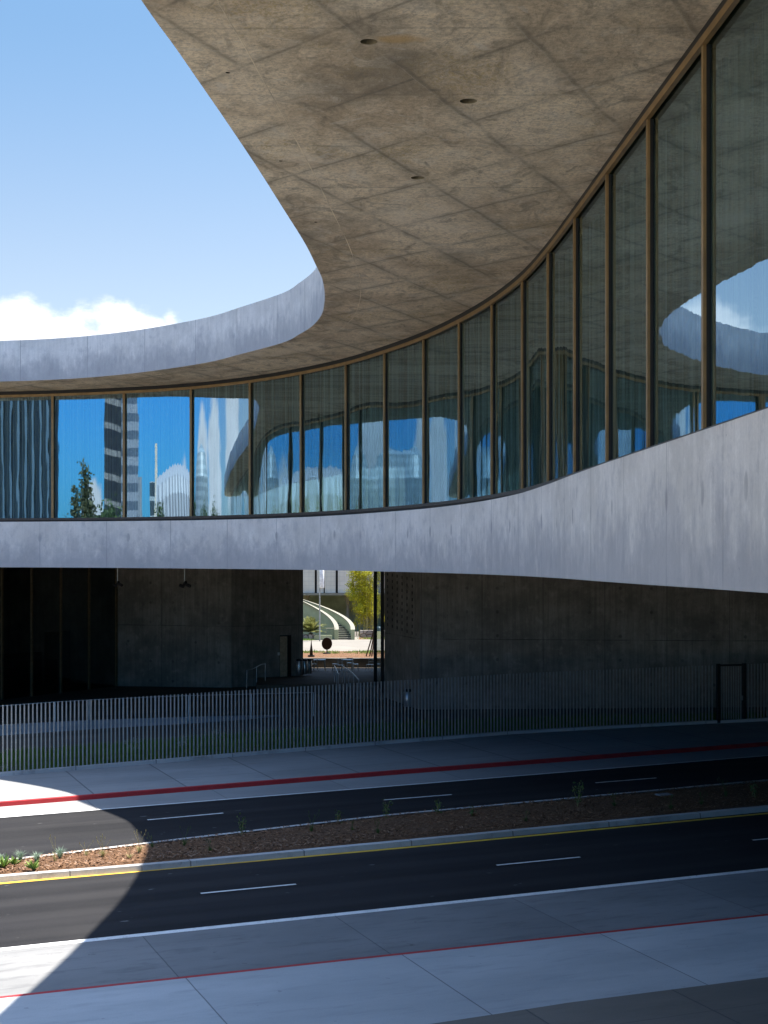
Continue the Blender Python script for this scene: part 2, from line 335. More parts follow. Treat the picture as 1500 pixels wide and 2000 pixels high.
# ------------------------------------------------------------------ mesh helpers
def link(name, me, mat=None, parent=None, smooth=False):
    o = bpy.data.objects.new(name, me); col.objects.link(o)
    if mat is not None and not me.materials: me.materials.append(mat)
    if smooth: me.polygons.foreach_set('use_smooth', [True] * len(me.polygons))
    if parent is not None: o.parent = parent
    return o
class MB:
    def __init__(s): s.v = []; s.f = []; s.uv = []; s.has_uv = False
    def add(s, verts, faces, uvs=None):
        k = len(s.v); s.v += [tuple(q) for q in verts]; s.f += [tuple(i + k for i in f) for f in faces]
        s.uv += list(uvs) if uvs is not None else [(q[0], q[2]) for q in verts]; s.has_uv |= uvs is not None
        return s
    def box(s, c, d, rz=0., tilt=None):
        hx, hy, hz = d[0] / 2, d[1] / 2, d[2] / 2; cs, sn = math.cos(rz), math.sin(rz)
        vs = []
        for z in (-hz, hz):
            for x, y in ((-hx, -hy), (hx, -hy), (hx, hy), (-hx, hy)):
                vs.append((c[0] + x * cs - y * sn, c[1] + x * sn + y * cs, c[2] + z))
        return s.add(vs, [(3, 2, 1, 0), (4, 5, 6, 7), (0, 1, 5, 4), (1, 2, 6, 5), (2, 3, 7, 6), (3, 0, 4, 7)])
    def tube(s, pts, r, n=8, r2=None, cap=True):
        pts = [Vector(p) for p in pts]; N = len(pts); k = len(s.v); vs = []
        for i, p in enumerate(pts):
            d = (pts[min(i + 1, N - 1)] - pts[max(i - 1, 0)]).normalized()
            a = d.orthogonal().normalized() if abs(d.z) < .99 else Vector((1, 0, 0)); 
            if abs(d.z) < .99: a = Vector((0, 0, 1)).cross(d).normalized()
            b = d.cross(a); rr = r if r2 is None else r + (r2 - r) * i / max(1, N - 1)
            for j in range(n):
                an = 2 * math.pi * j / n; vs.append(p + (a * math.cos(an) + b * math.sin(an)) * rr)
        fs = [(i * n + j, i * n + (j + 1) % n, (i + 1) * n + (j + 1) % n, (i + 1) * n + j) for i in range(N - 1) for j in range(n)]
        if cap: fs += [tuple(range(n - 1, -1, -1)), tuple((N - 1) * n + j for j in range(n))]
        return s.add(vs, fs)
    def lathe(s, c, prof, n=20, cap=True):
        vs = [(c[0] + r * math.cos(2 * math.pi * j / n), c[1] + r * math.sin(2 * math.pi * j / n), c[2] + z) for r, z in prof for j in range(n)]
        N = len(prof); fs = [(i * n + j, i * n + (j + 1) % n, (i + 1) * n + (j + 1) % n, (i + 1) * n + j) for i in range(N - 1) for j in range(n)]
        if cap: fs += [tuple(range(n - 1, -1, -1)), tuple((N - 1) * n + j for j in range(n))]
        return s.add(vs, fs)
    def build(s, name, mat, parent=None, smooth=False):
        me = bpy.data.meshes.new(name); me.from_pydata(s.v, [], s.f)
        if s.has_uv:
            ul = me.uv_layers.new(name='UVMap'); li = np.empty(len(me.loops), int); me.loops.foreach_get('vertex_index', li)
            ul.data.foreach_set('uv', np.array(s.uv, dtype=np.float32)[li].ravel())
        me.update(); return link(name, me, mat, parent, smooth)
def tag(o, label=None, cat=None, group=None, kind=None):
    for k, v in (('label', label), ('category', cat), ('group', group), ('kind', kind)):
        if v: o[k] = v
    return o
def thing(name, loc, label, cat, group=None, rz=0.):
    o = bpy.data.objects.new(name, None); o.empty_display_size = .3; col.objects.link(o); o.location = loc; o.rotation_euler = (0, 0, rz)
    return tag(o, label, cat, group)
def copy_tree(o, parent=None):
    c = o.copy(); col.objects.link(c)
    if parent is not None: c.parent = parent
    for ch in o.children: copy_tree(ch, c)
    return c

# ground plane: the street rises gently (2 %) to the right
UX, UY = .937, .350
def gz(x, y): return .02 * max(-70, min(70, x * UX + (y - 45) * UY))
def G(px, py, h=0.):
    """point of the street plane (raised by h) on the sight line through a picture point."""
    a = (px - 750) / 3000; b = (1092 - py) / 3000
    y = (h - EYE - .02 * 45 * UY) / (b - .02 * (a * UX + UY)); return Vector((a * y, y, EYE + b * y))
def cr(P, n=16):
    P = [np.array(p, float) for p in P]; P = [2 * P[0] - P[1]] + P + [2 * P[-1] - P[-2]]; o = []
    for i in range(1, len(P) - 2):
        p0, p1, p2, p3 = P[i - 1:i + 3]
        for k in range(n):
            q = k / n; o.append(.5 * (2 * p1 + (p2 - p0) * q + (2 * p0 - 5 * p1 + 4 * p2 - p3) * q * q + (3 * p1 - p0 - 3 * p2 + p3) * q ** 3))
    o.append(P[-2]); return np.array(o)
def offset_curve(C, dist):
    T = np.gradient(C, axis=0); T /= np.hypot(T[:, 0], T[:, 1])[:, None]
    return C + np.c_[T[:, 1], -T[:, 0]] * dist          # + = out of the building, towards the bay
def arclen(C): return np.concatenate([[0], np.cumsum(np.hypot(*np.diff(C, axis=0).T))])

# ================================================================== SETTING
# big ground sheet
mb = MB(); xs = np.concatenate([np.linspace(-3000, -200, 8), np.linspace(-160, 160, 33), np.linspace(200, 3000, 8)])
ys = np.concatenate([np.linspace(-3000, -200, 8), np.linspace(-160, 260, 43), np.linspace(300, 3000, 8)])
vs = [(x, y, gz(x, y) - .03) for y in ys for x in xs]; nx = len(xs)
mb.add(vs, [(j * nx + i, j * nx + i + 1, (j + 1) * nx + i + 1, (j + 1) * nx + i) for j in range(len(ys) - 1) for i in range(nx - 1)])
tag(mb.build('ground', M_GROUND), 'broad pale city ground around the museum', 'ground', kind='structure')

def street_line(pts, h):
    """polyline through picture points, carried on in both directions along the street."""
    P = [np.array(G(x, y, h))[:2] for x, y in pts]; u = np.array([UX, UY])
    P = [P[0] - u * 110] + P + [P[-1] + u * 110]; out = []
    for a, b in zip(P[:-1], P[1:]):
        n = max(2, int(np.hypot(*(b - a)) / 4)); out += [a + (b - a) * k / n for k in range(n)]
    out.append(P[-1]); out = np.array(out)
    s = out @ u; g = np.linspace(s[0], s[-1], 120); v = np.array([-UY, UX])
    return np.c_[np.interp(g, s, out @ u), np.interp(g, s, out @ v)], u, v
LN = {}
def line(name, pts, h):
    q, u, v = street_line(pts, h); s = np.linspace(-112, 128, 160)
    LN[name] = (s, np.interp(s, q[:, 0], q[:, 1])); return LN[name]
def pt(name, i, h, dv=0.):
    s, w = LN[name]; x = s[i] * UX - (w[i] + dv) * UY; y = s[i] * UY + (w[i] + dv) * UX; return (x, y, gz(x, y) + h)
def strip(name, prof, mat, parent=None, kind=None, label=None, cat=None):
    """sheet along the street; prof = [(line, dv, height), ...] across it."""
    n = 160; vs = [pt(l, i, h, dv) for l, dv, h in prof for i in range(n)]
    fs = [(k * n + i, k * n + i + 1, (k + 1) * n + i + 1, (k + 1) * n + i) for k in range(len(prof) - 1) for i in range(n - 1)]
    return tag(MB().add(vs, fs).build(name, mat, parent), label, cat, kind=kind)
KH = .15
line('brown', [(850, 2000), (1092, 1961), (1500, 1909)], KH)
line('red', [(0, 1948), (750, 1867), (1500, 1787)], KH)
line('white', [(0, 1855), (750, 1777), (1500, 1698)], 0)
line('yellow', [(0, 1725.5), (750, 1659.5), (1500, 1588.5)], 0)
line('mednear', [(0, 1711.5), (285, 1690), (750, 1647), (1500, 1575.5)], KH)
line('medfar', [(0, 1680), (287, 1645), (750, 1591), (1500, 1522)], KH)
line('gutter', [(0, 1597), (750, 1537), (1500, 1476)], 0)
line('kerbtop', [(0, 1566), (750, 1506), (1500, 1449)], KH)
line('fence', [(0, 1516), (750, 1453), (1020, 1432), (1300, 1417), (1500, 1408)], KH)
line('grass', [(0, 1472), (200, 1457), (400, 1441), (750, 1415), (1100, 1403), (1500, 1398)], KH)
K = KH
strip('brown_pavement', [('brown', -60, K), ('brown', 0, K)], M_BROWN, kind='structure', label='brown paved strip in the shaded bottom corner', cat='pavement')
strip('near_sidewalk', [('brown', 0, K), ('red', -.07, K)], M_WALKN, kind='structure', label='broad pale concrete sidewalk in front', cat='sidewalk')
strip('near_kerb', [('red', -.07, K), ('red', .07, K), ('red', .11, 0)], M_RED, kind='structure', label='thin red painted kerb edge of the near sidewalk', cat='kerb')
strip('near_gutter', [('red', .11, 0), ('white', -.14, 0)], M_GUTN, kind='structure', label='pale concrete gutter lane beside the near road', cat='gutter')
road1 = strip('near_road', [('white', -.14, 0), ('mednear', -.05, 0)], M_ASPH, kind='structure', label='black asphalt carriageway nearest the camera', cat='road')
strip('edge_line', [('white', -.14, .004), ('white', .13, .004)], M_WHITE, road1)
strip('centre_line', [('yellow', -.12, .004), ('yellow', .08, .004)], M_YELLOW, road1)
strip('median_near_kerb', [('mednear', -.05, 0), ('mednear', -.02, K), ('mednear', .24, K)], M_KERB, kind='structure', label='wide pale kerb on the near side of the planted median', cat='kerb')
strip('median_mulch', [('mednear', .24, K - .03), ('mednear', 1.0, K + .04), ('medfar', -1.2, K + .06), ('medfar', -.22, K - .03)], M_MULCH, kind='structure', label='brown bark mulch filling the median', cat='mulch')
strip('median_far_kerb', [('medfar', -.22, K), ('medfar', 0, K), ('medfar', .03, 0)], M_KERB, kind='structure', label='narrow pale kerb on the far side of the median', cat='kerb')
road2 = strip('far_road', [('medfar', .03, 0), ('gutter', .05, 0)], M_ASPH, kind='structure', label='black asphalt carriageway beyond the median', cat='road')
strip('edge_line', [('gutter', -.05, .004), ('gutter', .09, .004)], M_WHITE, road2)
strip('far_gutter', [('gutter', .05, 0), ('kerbtop', -.19, 0)], M_GUTF, kind='structure', label='pale gutter strip at the foot of the red kerb', cat='gutter')
strip('far_kerb', [('kerbtop', -.19, 0), ('kerbtop', -.16, K), ('kerbtop', .06, K)], M_RED, kind='structure', label='thick red painted kerb below the fence', cat='kerb')
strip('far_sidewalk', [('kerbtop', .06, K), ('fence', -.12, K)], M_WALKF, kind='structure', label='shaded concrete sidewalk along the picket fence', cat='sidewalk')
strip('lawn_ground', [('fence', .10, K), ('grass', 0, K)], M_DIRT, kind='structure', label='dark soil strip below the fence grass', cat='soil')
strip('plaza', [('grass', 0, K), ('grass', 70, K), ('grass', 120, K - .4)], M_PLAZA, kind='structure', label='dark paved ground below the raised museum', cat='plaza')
def dash(a, b, parent, w=.06):
    p, q = G(*a), G(*b); d = (q - p); d.z = 0; n = Vector((-d.y, d.x, 0)).normalized() * w; vs = []
    for c in (p - n, q - n, q + n, p + n): vs.append((c.x, c.y, gz(c.x, c.y) + .004))
    MB().add(vs, [(0, 1, 2, 3)]).build('lane_dash', M_WHITE, parent)
for a, b in (((392, 1745), (578, 1727)), ((970, 1690), (1133, 1674)), ((1470, 1641), (1600, 1629))): dash(a, b, road1, .055)
for a, b in (((288, 1601.5), (436, 1588)), ((750, 1562.5), (882, 1552)), ((1163, 1529), (1282, 1519.5)), ((-230, 1650), (-70, 1633))): dash(a, b, road2)

# ================================================================== THE MUSEUM
museum = thing('museum_building', (20, 90, 0), 'raised grey concrete museum bridging the road, with curved roof and bronze-framed glass band', 'building')
museum_inv = Matrix.Translation((-20, -90, 0))
def mpart(o):
    o.matrix_parent_inverse = museum_inv; return o
MUL = [(-14.71, 68.31), (-11.33, 67.15), (-8.19, 65.51), (-5.46, 63.12), (-3.21, 60.28), (-1.37, 57.28), (.07, 54.08), (1.36, 50.66), (2.36, 47.14), (3.12, 43.65),
       (3.66, 40.01), (3.94, 36.33), (4.11, 32.63), (4.26, 28.9), (4.41, 25.27), (4.57, 21.63)]
LEFT = [(-124, 68), (-113, 68.8), (-99, 69.8), (-85, 70.6), (-72, 71.2), (-60, 71), (-50, 70.5), (-41, 70), (-33, 69.6), (-25.4, 69.45), (-21.8, 69.35), (-18.25, 69.05)]
RIGHT = [(4.72, 18.), (4.86, 14.3), (4.95, 10.6), (5., 6.9), (5., 3.2), (4.95, -.5), (4.8, -4.2), (4.6, -8), (4.2, -14), (3.7, -22), (3.2, -32), (3, -44), (3, -66), (4, -84)]
ALLM = LEFT + MUL + RIGHT; NSEG = 20
FC = cr(ALLM, NSEG); FS = arclen(FC)
def fz(name):   # heights read along the facade: picture y at the mullions -> real z
    ys = {'ftop': [1018.7, 1018, 1016.3, 1014, 1010.7, 1006, 1000, 994.7, 986.7, 977, 964, 948, 928, 905, 880, 842.7],
          'fbot': [1108, 1109.3, 1110.5, 1111.5, 1112.5, 1114.5, 1116.3, 1118, 1120, 1122, 1125, 1127.5, 1130.5, 1136, 1142, 1148]}[name]
    z = [EYE + (1092 - y) / 3000 * m[1] for y, m in zip(ys, MUL)]
    z = [z[0]] * len(LEFT) + z + [z[-1]] * len(RIGHT); z = np.array(z); z = np.convolve(np.pad(z, 1, 'edge'), [.25, .5, .25], 'valid')
    return np.interp(np.arange(len(FC)) / NSEG, np.arange(len(z)), z)
ZT, ZB = fz('ftop'), fz('fbot')
def cap(poly3, holes=()):
    loops = [[Vector((p[0], p[1], 0)) for p in poly3]] + [[Vector((p[0], p[1], 0)) for p in h] for h in holes]
    return tessellate_polygon(loops)
def slab(name, C, zb, zt, back, mat_side, mat_bot, holes=()):
    n = len(C); s = arclen(C); mbs = MB()
    vs = [(*C[i], zb[i]) for i in range(n)] + [(*C[i], zt[i]) for i in range(n)]
    H_ = float(np.mean(zt - zb)); uv = [(s[i], 0) for i in range(n)] + [(s[i], (zt[i] - zb[i]) / H_ * 1.0) for i in range(n)]
    mbs.add(vs, [(i, i + 1, n + i + 1, n + i) for i in range(n - 1)], uv)
    side = mpart(mbs.build(name, mat_side, museum, True))
    # top and the unseen outer sides
    zb0, zt0 = float(np.median(zb)), float(np.median(zt)); mb2 = MB()
    poly = [(*C[i], zt[i]) for i in range(n)] + [(*b, zt0) for b in back]
    mb2.add(poly, [tuple(f) for f in cap(poly)])
    ring = [(*C[-1], zb[-1])] + [(*b, zb0) for b in back] + [(*C[0], zb[0])]; ringt = [(*C[-1], zt[-1])] + [(*b, zt0) for b in back] + [(*C[0], zt[0])]; k = len(ring)
    mb2.add(ring + ringt, [(i, i + 1, k + i + 1, k + i) for i in range(k - 1)])
    return side, mb2, [(*C[i], zb[i]) for i in range(n)] + [(*b, zb0) for b in back]
BACK = [(14, -90), (165, -86), (165, 107), (-40, 107), (-90, 92), (-116, 82), (-127, 73)]
FOUT = offset_curve(FC, .14)
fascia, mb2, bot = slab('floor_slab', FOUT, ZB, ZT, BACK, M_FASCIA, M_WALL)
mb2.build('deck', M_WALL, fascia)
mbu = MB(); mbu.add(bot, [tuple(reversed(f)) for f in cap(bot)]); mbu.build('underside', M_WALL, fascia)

# roof: the rim read from the picture, soffit 7.5 m above the eye
RIMPX = [(275.7, 0), (341.8, 91.8), (390.4, 162), (444.4, 240.3), (503.9, 329.4), (555.2, 410.5), (595.7, 475.3), (617.3, 518.5), (629.3, 545), (634, 572), (633.3, 593.3), (628, 614.7), (610.7, 636),
         (584, 653.3), (552, 669.3), (470.7, 691.5), (400, 708.8), (280, 726.7), (173, 737.3), (80, 742.7), (0, 745.2)]
ZS = EYE + 7.5
rim = [((x - 750) / (1092 - y) * 7.5, 22500 / (1092 - y)) for x, y in RIMPX]
RIMALL = [(-6, -86), (-8, -66), (-8, -46), (-6.6, -30), (-5.6, -14), (-4.9, -2), (-4.3, 8), (-3.75, 15)] + rim + [(-19.5, 65.6), (-26, 66.6), (-33, 67.3), (-45, 67.9), (-61, 67.2), (-85, 65.7), (-113, 64.1), (-122, 63.9), (-127, 65.2), (-128.5, 68)]
RC = cr(list(reversed(RIMALL)), 10)
zb = np.full(len(RC), ZS); zt = np.full(len(RC), ZS + 1.72)
RBACK = [(10, -92), (169, -88), (169, 108.6), (-40, 108.6), (-92, 94), (-118, 87), (-129, 76)]
HOLES = [((720.5, 81.5), .125), ((915, 197.5), .14), ((816, 347.3), .133), ((445, 142), .035), ((548.5, 314.5), .035), ((617, 434), .035)]
holes = []
for (hx, hy), r in HOLES:
    cx, cy = (hx - 750) / (1092 - hy) * 7.5, 22500 / (1092 - hy); holes.append((cx, cy, r))
hl = [[(cx + r * math.cos(2 * math.pi * k / 24), cy - r * math.sin(2 * math.pi * k / 24)) for k in range(24)] for cx, cy, r in holes]
roof, mb2, bot = slab('roof', RC, zb, zt, RBACK, M_PARAPET, M_SOFFIT)
mb2.build('roof_top', M_PARAPET, roof)
allp = bot + [(x, y, ZS) for h in hl for x, y in h]
def rim_dist(x, y): return 9.
mbs = MB(); mbs.add(allp, [tuple(reversed(f)) for f in cap(bot, hl)], [(p[0], 9.) for p in allp])
so_ = mbs.build('soffit', M_SOFFIT, roof)
# formwork joint running 2 m inside the rim, a thin raised bead of cement
RJ = offset_curve(RC, -1.0); RJ2 = offset_curve(RC, -1.035); k0, k1 = 60, len(RC) - 40
vs = []
for i in range(k0, k1):
    w_ = .004
    vs += [(*RJ[i], ZS + .002), (*((RJ[i] + RJ2[i]) / 2), ZS - .003), (*RJ2[i], ZS + .002)]
n = k1 - k0; MB().add(vs, [(3 * i + a, 3 * i + a + 1, 3 * i + a + 4, 3 * i + a + 3) for i in range(n - 1) for a in (0, 1)]).build('formwork_joint', plain('cement_bead', (.78, .66, .47), .85, scale=.7, var=.3), roof)
for cx, cy, r in holes:
    d_ = .32 if r > .1 else .12
    m1 = MB(); vs = [(cx + r * math.cos(2 * math.pi * k / 24), cy + r * math.sin(2 * math.pi * k / 24), ZS + q) for q in (0, d_) for k in range(24)]
    m1.add(vs, [(k, (k + 1) % 24, 24 + (k + 1) % 24, 24 + k) for k in range(24)] + [tuple(range(24, 48))])
    m1.build('downlight' if r > .1 else 'drain_hole', plain('recess_liner', (.22, .19, .12), .7) if r > .1 else M_BLACK, roof, True)

# curved glazing: one window per bay
ZSILL, ZHEAD = EYE + 1.83, EYE + 7.23
Tn = np.gradient(FC, axis=0); Tn /= np.hypot(Tn[:, 0], Tn[:, 1])[:, None]; Nn = np.c_[Tn[:, 1], -Tn[:, 0]]
def bay_mesh_strip(i0, i1, o0, o1, z0, z1, mbx):
    """closed bar following the facade between samples, from offset o0 to o1, z0 to z1."""
    idx = list(range(i0, i1 + 1)); vs = []
    for i in idx:
        for o, z in ((o0, z0), (o1, z0), (o1, z1), (o0, z1)): vs.append((*(FC[i] + Nn[i] * o), z))
    fs = []
    for k in range(len(idx) - 1):
        for a in range(4): fs.append((4 * k + a, 4 * k + (a + 1) % 4, 4 * k + 4 + (a + 1) % 4, 4 * k + 4 + a))
    fs += [(3, 2, 1, 0), tuple(4 * (len(idx) - 1) + a for a in range(4))]
    mbx.add(vs, fs)
def post(i, o0, o1, w, z0, z1, mbx):
    c = FC[i]; t_, n_ = Tn[i], Nn[i]; vs = []
    for z in (z0, z1):
        for a, o in ((-w / 2, o0), (w / 2, o0), (w / 2, o1), (-w / 2, o1)): vs.append((*(c + t_ * a + n_ * o), z))
    mbx.add(vs, [(3, 2, 1, 0), (4, 5, 6, 7), (0, 1, 5, 4), (1, 2, 6, 5), (2, 3, 7, 6), (3, 0, 4, 7)])
n_bays = len(ALLM) - 1
VIEW0, VIEW1 = len(LEFT) - 1, len(LEFT) + len(MUL)
for b in range(n_bays):
    i0, i1 = b * NSEG, (b + 1) * NSEG
    fr = MB()
    fr2 = MB()
    bay_mesh_strip(i0, i1, .035, .115, ZHEAD, ZHEAD + .115, fr)            # brass head
    bay_mesh_strip(i0, i1, .03, .10, ZSILL - .10, ZSILL, fr2)            # sill
    post(i0, .045, .09, .115, ZSILL - .10, ZHEAD + .002, fr)               # mullion
    sub = [i0]
    if b < len(LEFT) - 4:                                                   # long outer bays carry intermediate mullions
        for q in (5, 10, 15): post(i0 + q, .045, .09, .115, ZSILL - .1, ZHEAD + .002, fr)
    w = mpart(fr.build('window', M_BRASS, museum))
    gk = MB(); bay_mesh_strip(i0, i1, -.10, .07, ZHEAD + .115, ZS + .02, gk); post(i0, -.03, .044, .085, ZSILL, ZHEAD, gk)  # head bar is black in place of the dark recess; the post is gasket
    bay_mesh_strip(i0, i1, -.06, .05, ZSILL - .32, ZSILL - .10, gk)  # black strip under the sill draws its shadow gap
    gk.build('gasket_shadow_gap', M_BLACK, w); fr2.build('sill', M_SILL, w)
    gm = MB(); idx = range(i0, i1 + 1); nn = len(idx)
    gm.add([(*FC[i], z) for z in (ZSILL - .05, ZHEAD + .05) for i in idx], [(k, k + 1, nn + k + 1, nn + k) for k in range(nn - 1)], [(FS[i], z) for z in (0, 5.4) for i in idx])
    go = gm.build('glass_pane', M_GLASS, w, True)
    go.data.normals_split_custom_set_from_vertices([(*Nn[i], 0) for _ in (0, 1) for i in idx])
    if VIEW0 <= b <= VIEW1:                                                 # sheer curtain behind the glass
        cm = MB(); vs = []; uv = []; L = FS[i1] - FS[i0]; m_ = 90; ph = RNG.uniform(0, 6)
        for k in range(m_ + 1):
            f_ = k / m_; ii = i0 + f_ * NSEG; a = int(min(ii, i1 - 1)); c = FC[a] + (FC[min(a + 1, len(FC) - 1)] - FC[a]) * (ii - a)
            o = -.55 + .05 * math.sin(f_ * 80 + ph + math.sin(f_ * 17)) + .02 * math.sin(f_ * 31)
            for z in (ZSILL - .3, ZHEAD + .2): vs.append((*(c + Nn[a] * o), z)); uv.append((FS[i0] + f_ * L, z))
        cm.add(vs, [(2 * k, 2 * k + 2, 2 * k + 3, 2 * k + 1) for k in range(m_)], uv)
        tag(cm.build('curtain', M_CURT, None, True), 'sheer pleated grey curtain hanging behind the curved bronze-framed glass', 'curtain', 'sheer curtains behind the museum glass')
# dark gallery core behind the visible glazing
core = offset_curve(FC, -9.0)[VIEW0 * NSEG - 30:-40]
mb = MB(); nC = len(core); mb.add([(*c, z) for z in (8.3, ZS - .02) for c in core], [(i, i + 1, nC + i + 1, nC + i) for i in range(nC - 1)], [(i * .3, z) for z in (0, 7) for i in range(nC)])
mpart(mb.build('gallery_wall', concrete('gallery_concrete', (.16, .155, .145), (.24, .23, .21)), museum, True))
# back facade, closes the gallery towards the far side
mb = MB(); mb.box((73, 105.5, 12.9), (174, .3, 5.9)); mb.box((160, 10, 12.9), (.3, 190, 5.9)); mpart(mb.build('outer_wall', M_WALL, museum))

# pavilions under the slab, plus unseen walls added to block light
def wall_prism(name, pts, z1, mat, thick=.6, parent=museum, close=None):
    """thick wall along a ground polyline, from below ground to z1."""
    P = np.array(pts, float); s = arclen(P); T = np.gradient(P, axis=0); T /= np.hypot(T[:, 0], T[:, 1])[:, None]; Nv = np.c_[-T[:, 1], T[:, 0]]
    seg = np.diff(P, axis=0); seg /= np.hypot(seg[:, 0], seg[:, 1])[:, None]; nv = np.c_[-seg[:, 1], seg[:, 0]]
    Q = P.copy(); Q[0] += nv[0] * thick; Q[-1] += nv[-1] * thick
    for i in range(1, len(P) - 1):
        bb = nv[i - 1] + nv[i]; bb /= np.hypot(*bb); Q[i] += bb * thick / max(.3, bb @ nv[i])
    mbx = MB(); n = len(P)
    for A, flip in ((P, 0), (Q, 1)):
        for i in range(n - 1):
            zs = [gz(*A[i]) - .6, gz(*A[i + 1]) - .6]
            vs = [(*A[i], zs[0]), (*A[i + 1], zs[1]), (*A[i + 1], z1), (*A[i], z1)]
            mbx.add(vs, [(3, 2, 1, 0) if flip else (0, 1, 2, 3)], [(s[i], zs[0]), (s[i + 1], zs[1]), (s[i + 1], z1), (s[i], z1)])
    for i, fl in ((0, 1), (n - 1, 0)):
        vs = [(*P[i], gz(*P[i]) - .6), (*Q[i], gz(*Q[i]) - .6), (*Q[i], z1), (*P[i], z1)]
        mbx.add(vs, [(3, 2, 1, 0) if fl else (0, 1, 2, 3)], [(0, -.6), (thick, -.6), (thick, z1), (0, z1)])
    o = mbx.build(name, mat, parent); return mpart(o) if parent is museum else o
def g2(x, y, h=KH): q = G(x, y, h); return (q.x, q.y)
ZU = 8.02
WA, WB, WC = g2(229, 1340), g2(452, 1343), g2(592, 1333.5)
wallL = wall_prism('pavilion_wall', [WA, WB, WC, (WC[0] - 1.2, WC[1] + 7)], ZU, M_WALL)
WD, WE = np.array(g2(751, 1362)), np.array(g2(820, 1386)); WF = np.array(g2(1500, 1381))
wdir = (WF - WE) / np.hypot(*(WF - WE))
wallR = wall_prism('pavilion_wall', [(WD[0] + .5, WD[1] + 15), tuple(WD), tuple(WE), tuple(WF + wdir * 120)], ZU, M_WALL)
wall_prism('pavilion_wall', [(110, 10), (60, 8), (14, 2), (9, -6), (8, -40), (9, -80)], ZU, M_WALL)  # unseen, added to block light from behind and right of the camera
wall_prism('pavilion_wall', [(150, 96), (150, -60)], ZU, M_WALL)  # unseen end wall, added to keep light out from the far right
# small slots, their dark hollows drawn as proud black boxes, in the near flank of the right pavilion
mb = MB(); fd = (WE - WD); fl = np.hypot(*fd); fd /= fl; fn = np.array([fd[1], -fd[0]]); fn = fn if fn[1] < 0 else -fn
for i in range(6):
    for j in range(9):
        q = WD + fd * (fl * (.10 + .14 * i)) + fn * .012
        if i + j == 0: slot0 = MB().box((0, 0, 0), (.13, .02, .17)).build('vent_slot', M_BLACK, wallR); sl_o = slot0
        else: sl_o = slot0.copy(); col.objects.link(sl_o)
        sl_o.matrix_parent_inverse = wallR.matrix_parent_inverse.inverted() @ Matrix() if False else Matrix()
        sl_o.location = (q[0], q[1], 7.55 - j * .36 - i * .05); sl_o.rotation_euler = (0, 0, math.atan2(fd[1], fd[0]))
# door in the left pavilion wall (dark opening drawn black, leaf tinted as if lit)
wd = np.array(WC) - np.array(WB); wl = np.hypot(*wd); wd /= wl; wn = np.array([wd[1], -wd[0]]); wn = wn if wn[1] < 0 else -wn; wang = math.atan2(wd[1], wd[0])
def wall_at(px):   # point of that wall on a sight line
    a = (px - 750) / 3000; p0 = np.array(WB); k = (a * p0[1] - p0[0]) / (wd[0] - a * wd[1]); return p0 + wd * k
d0, d1, d2 = wall_at(546), wall_at(560), wall_at(568)
mb = MB(); c = (d0 + d2) / 2; w_ = np.hypot(*(d2 - d0)); zg = gz(*c) + .55
door = MB().box((*(c + wn * .02), zg + 1.36), (w_, .05, 2.72), wang).build('door', M_BLACK, wallL)  # flush black panel stands in for the dark of the open doorway
c1 = (d0 + d1) / 2 + wn * .07; MB().box((*c1, zg + 1.34), (np.hypot(*(d1 - d0)) * .98, .05, 2.62), wang).build('door_leaf', plain('lit_door_tan', (.50, .40, .27), .45), door)  # tan tone carries the warm light on the open leaf
MB().box((*(wall_at(543.5) + wn * .05), zg + 1.55), (.12, .06, .2), wang).build('entry_panel', plain('white_plastic', (.7, .7, .68), .5), wallL)
# lobby glazing at the left, dark inside
GA, GB = np.array(g2(-230, 1394)), np.array(g2(228, 1340)); gd = GB - GA; gl = np.hypot(*gd); gd /= gl
def on_gl(px):
    a = (px - 750) / 3000; k = (a * GA[1] - GA[0]) / (gd[0] - a * gd[1]); return GA + gd * k
gn = np.array([gd[1], -gd[0]]); gn = gn if gn[1] < 0 else -gn; gang = math.atan2(gd[1], gd[0])
fr = MB(); pxs = [-230, -150, -60, 3, 61, 118, 173, 226]; ptsG = [on_gl(x) for x in pxs]
for q in ptsG: fr.box((*(q + gn * .04), gz(*q) / 2 + ZU / 2), (.12, .14, ZU - gz(*q)), gang)
for zc in (4.55,): 
    c = (GA + GB) / 2; 
lobby = mpart(fr.build('lobby_window', plain('dull_bronze', (.18, .13, .072), .5, .3), museum))
for a, b in zip(ptsG[:-1], ptsG[1:]):
    a2, b2 = a + gd * .06, b - gd * .06; za, zb_ = gz(*a2), gz(*b2)
    MB().add([(*a2, za), (*b2, zb_), (*b2, ZU), (*a2, ZU)], [(0, 1, 2, 3)], [(0, 0), (2, 0), (2, 8), (0, 8)]).build('glass_pane', M_GLASSLOW, lobby)
rb = MB(); c = (GA + GB) / 2 - gn * 9; rb.box((*c, 4.2), (gl + 12, .3, 9), gang); rb.box((*(GB - gn * 4.6 + gd * .8), 4.2), (.3, 9, 9), gang)
rb.build('lobby_wall', M_WALL, lobby)
lb = MB(); c = on_gl(120) - gn * 5; lb.box((*c, gz(*c) + 1.35), (5.2, .8, 2.2), gang); lb.box((*(c + gd * 5), gz(*c) + 2.0), (3.5, .1, 3.4), gang)
lb.build('reception_desk', M_DKMET, lobby)
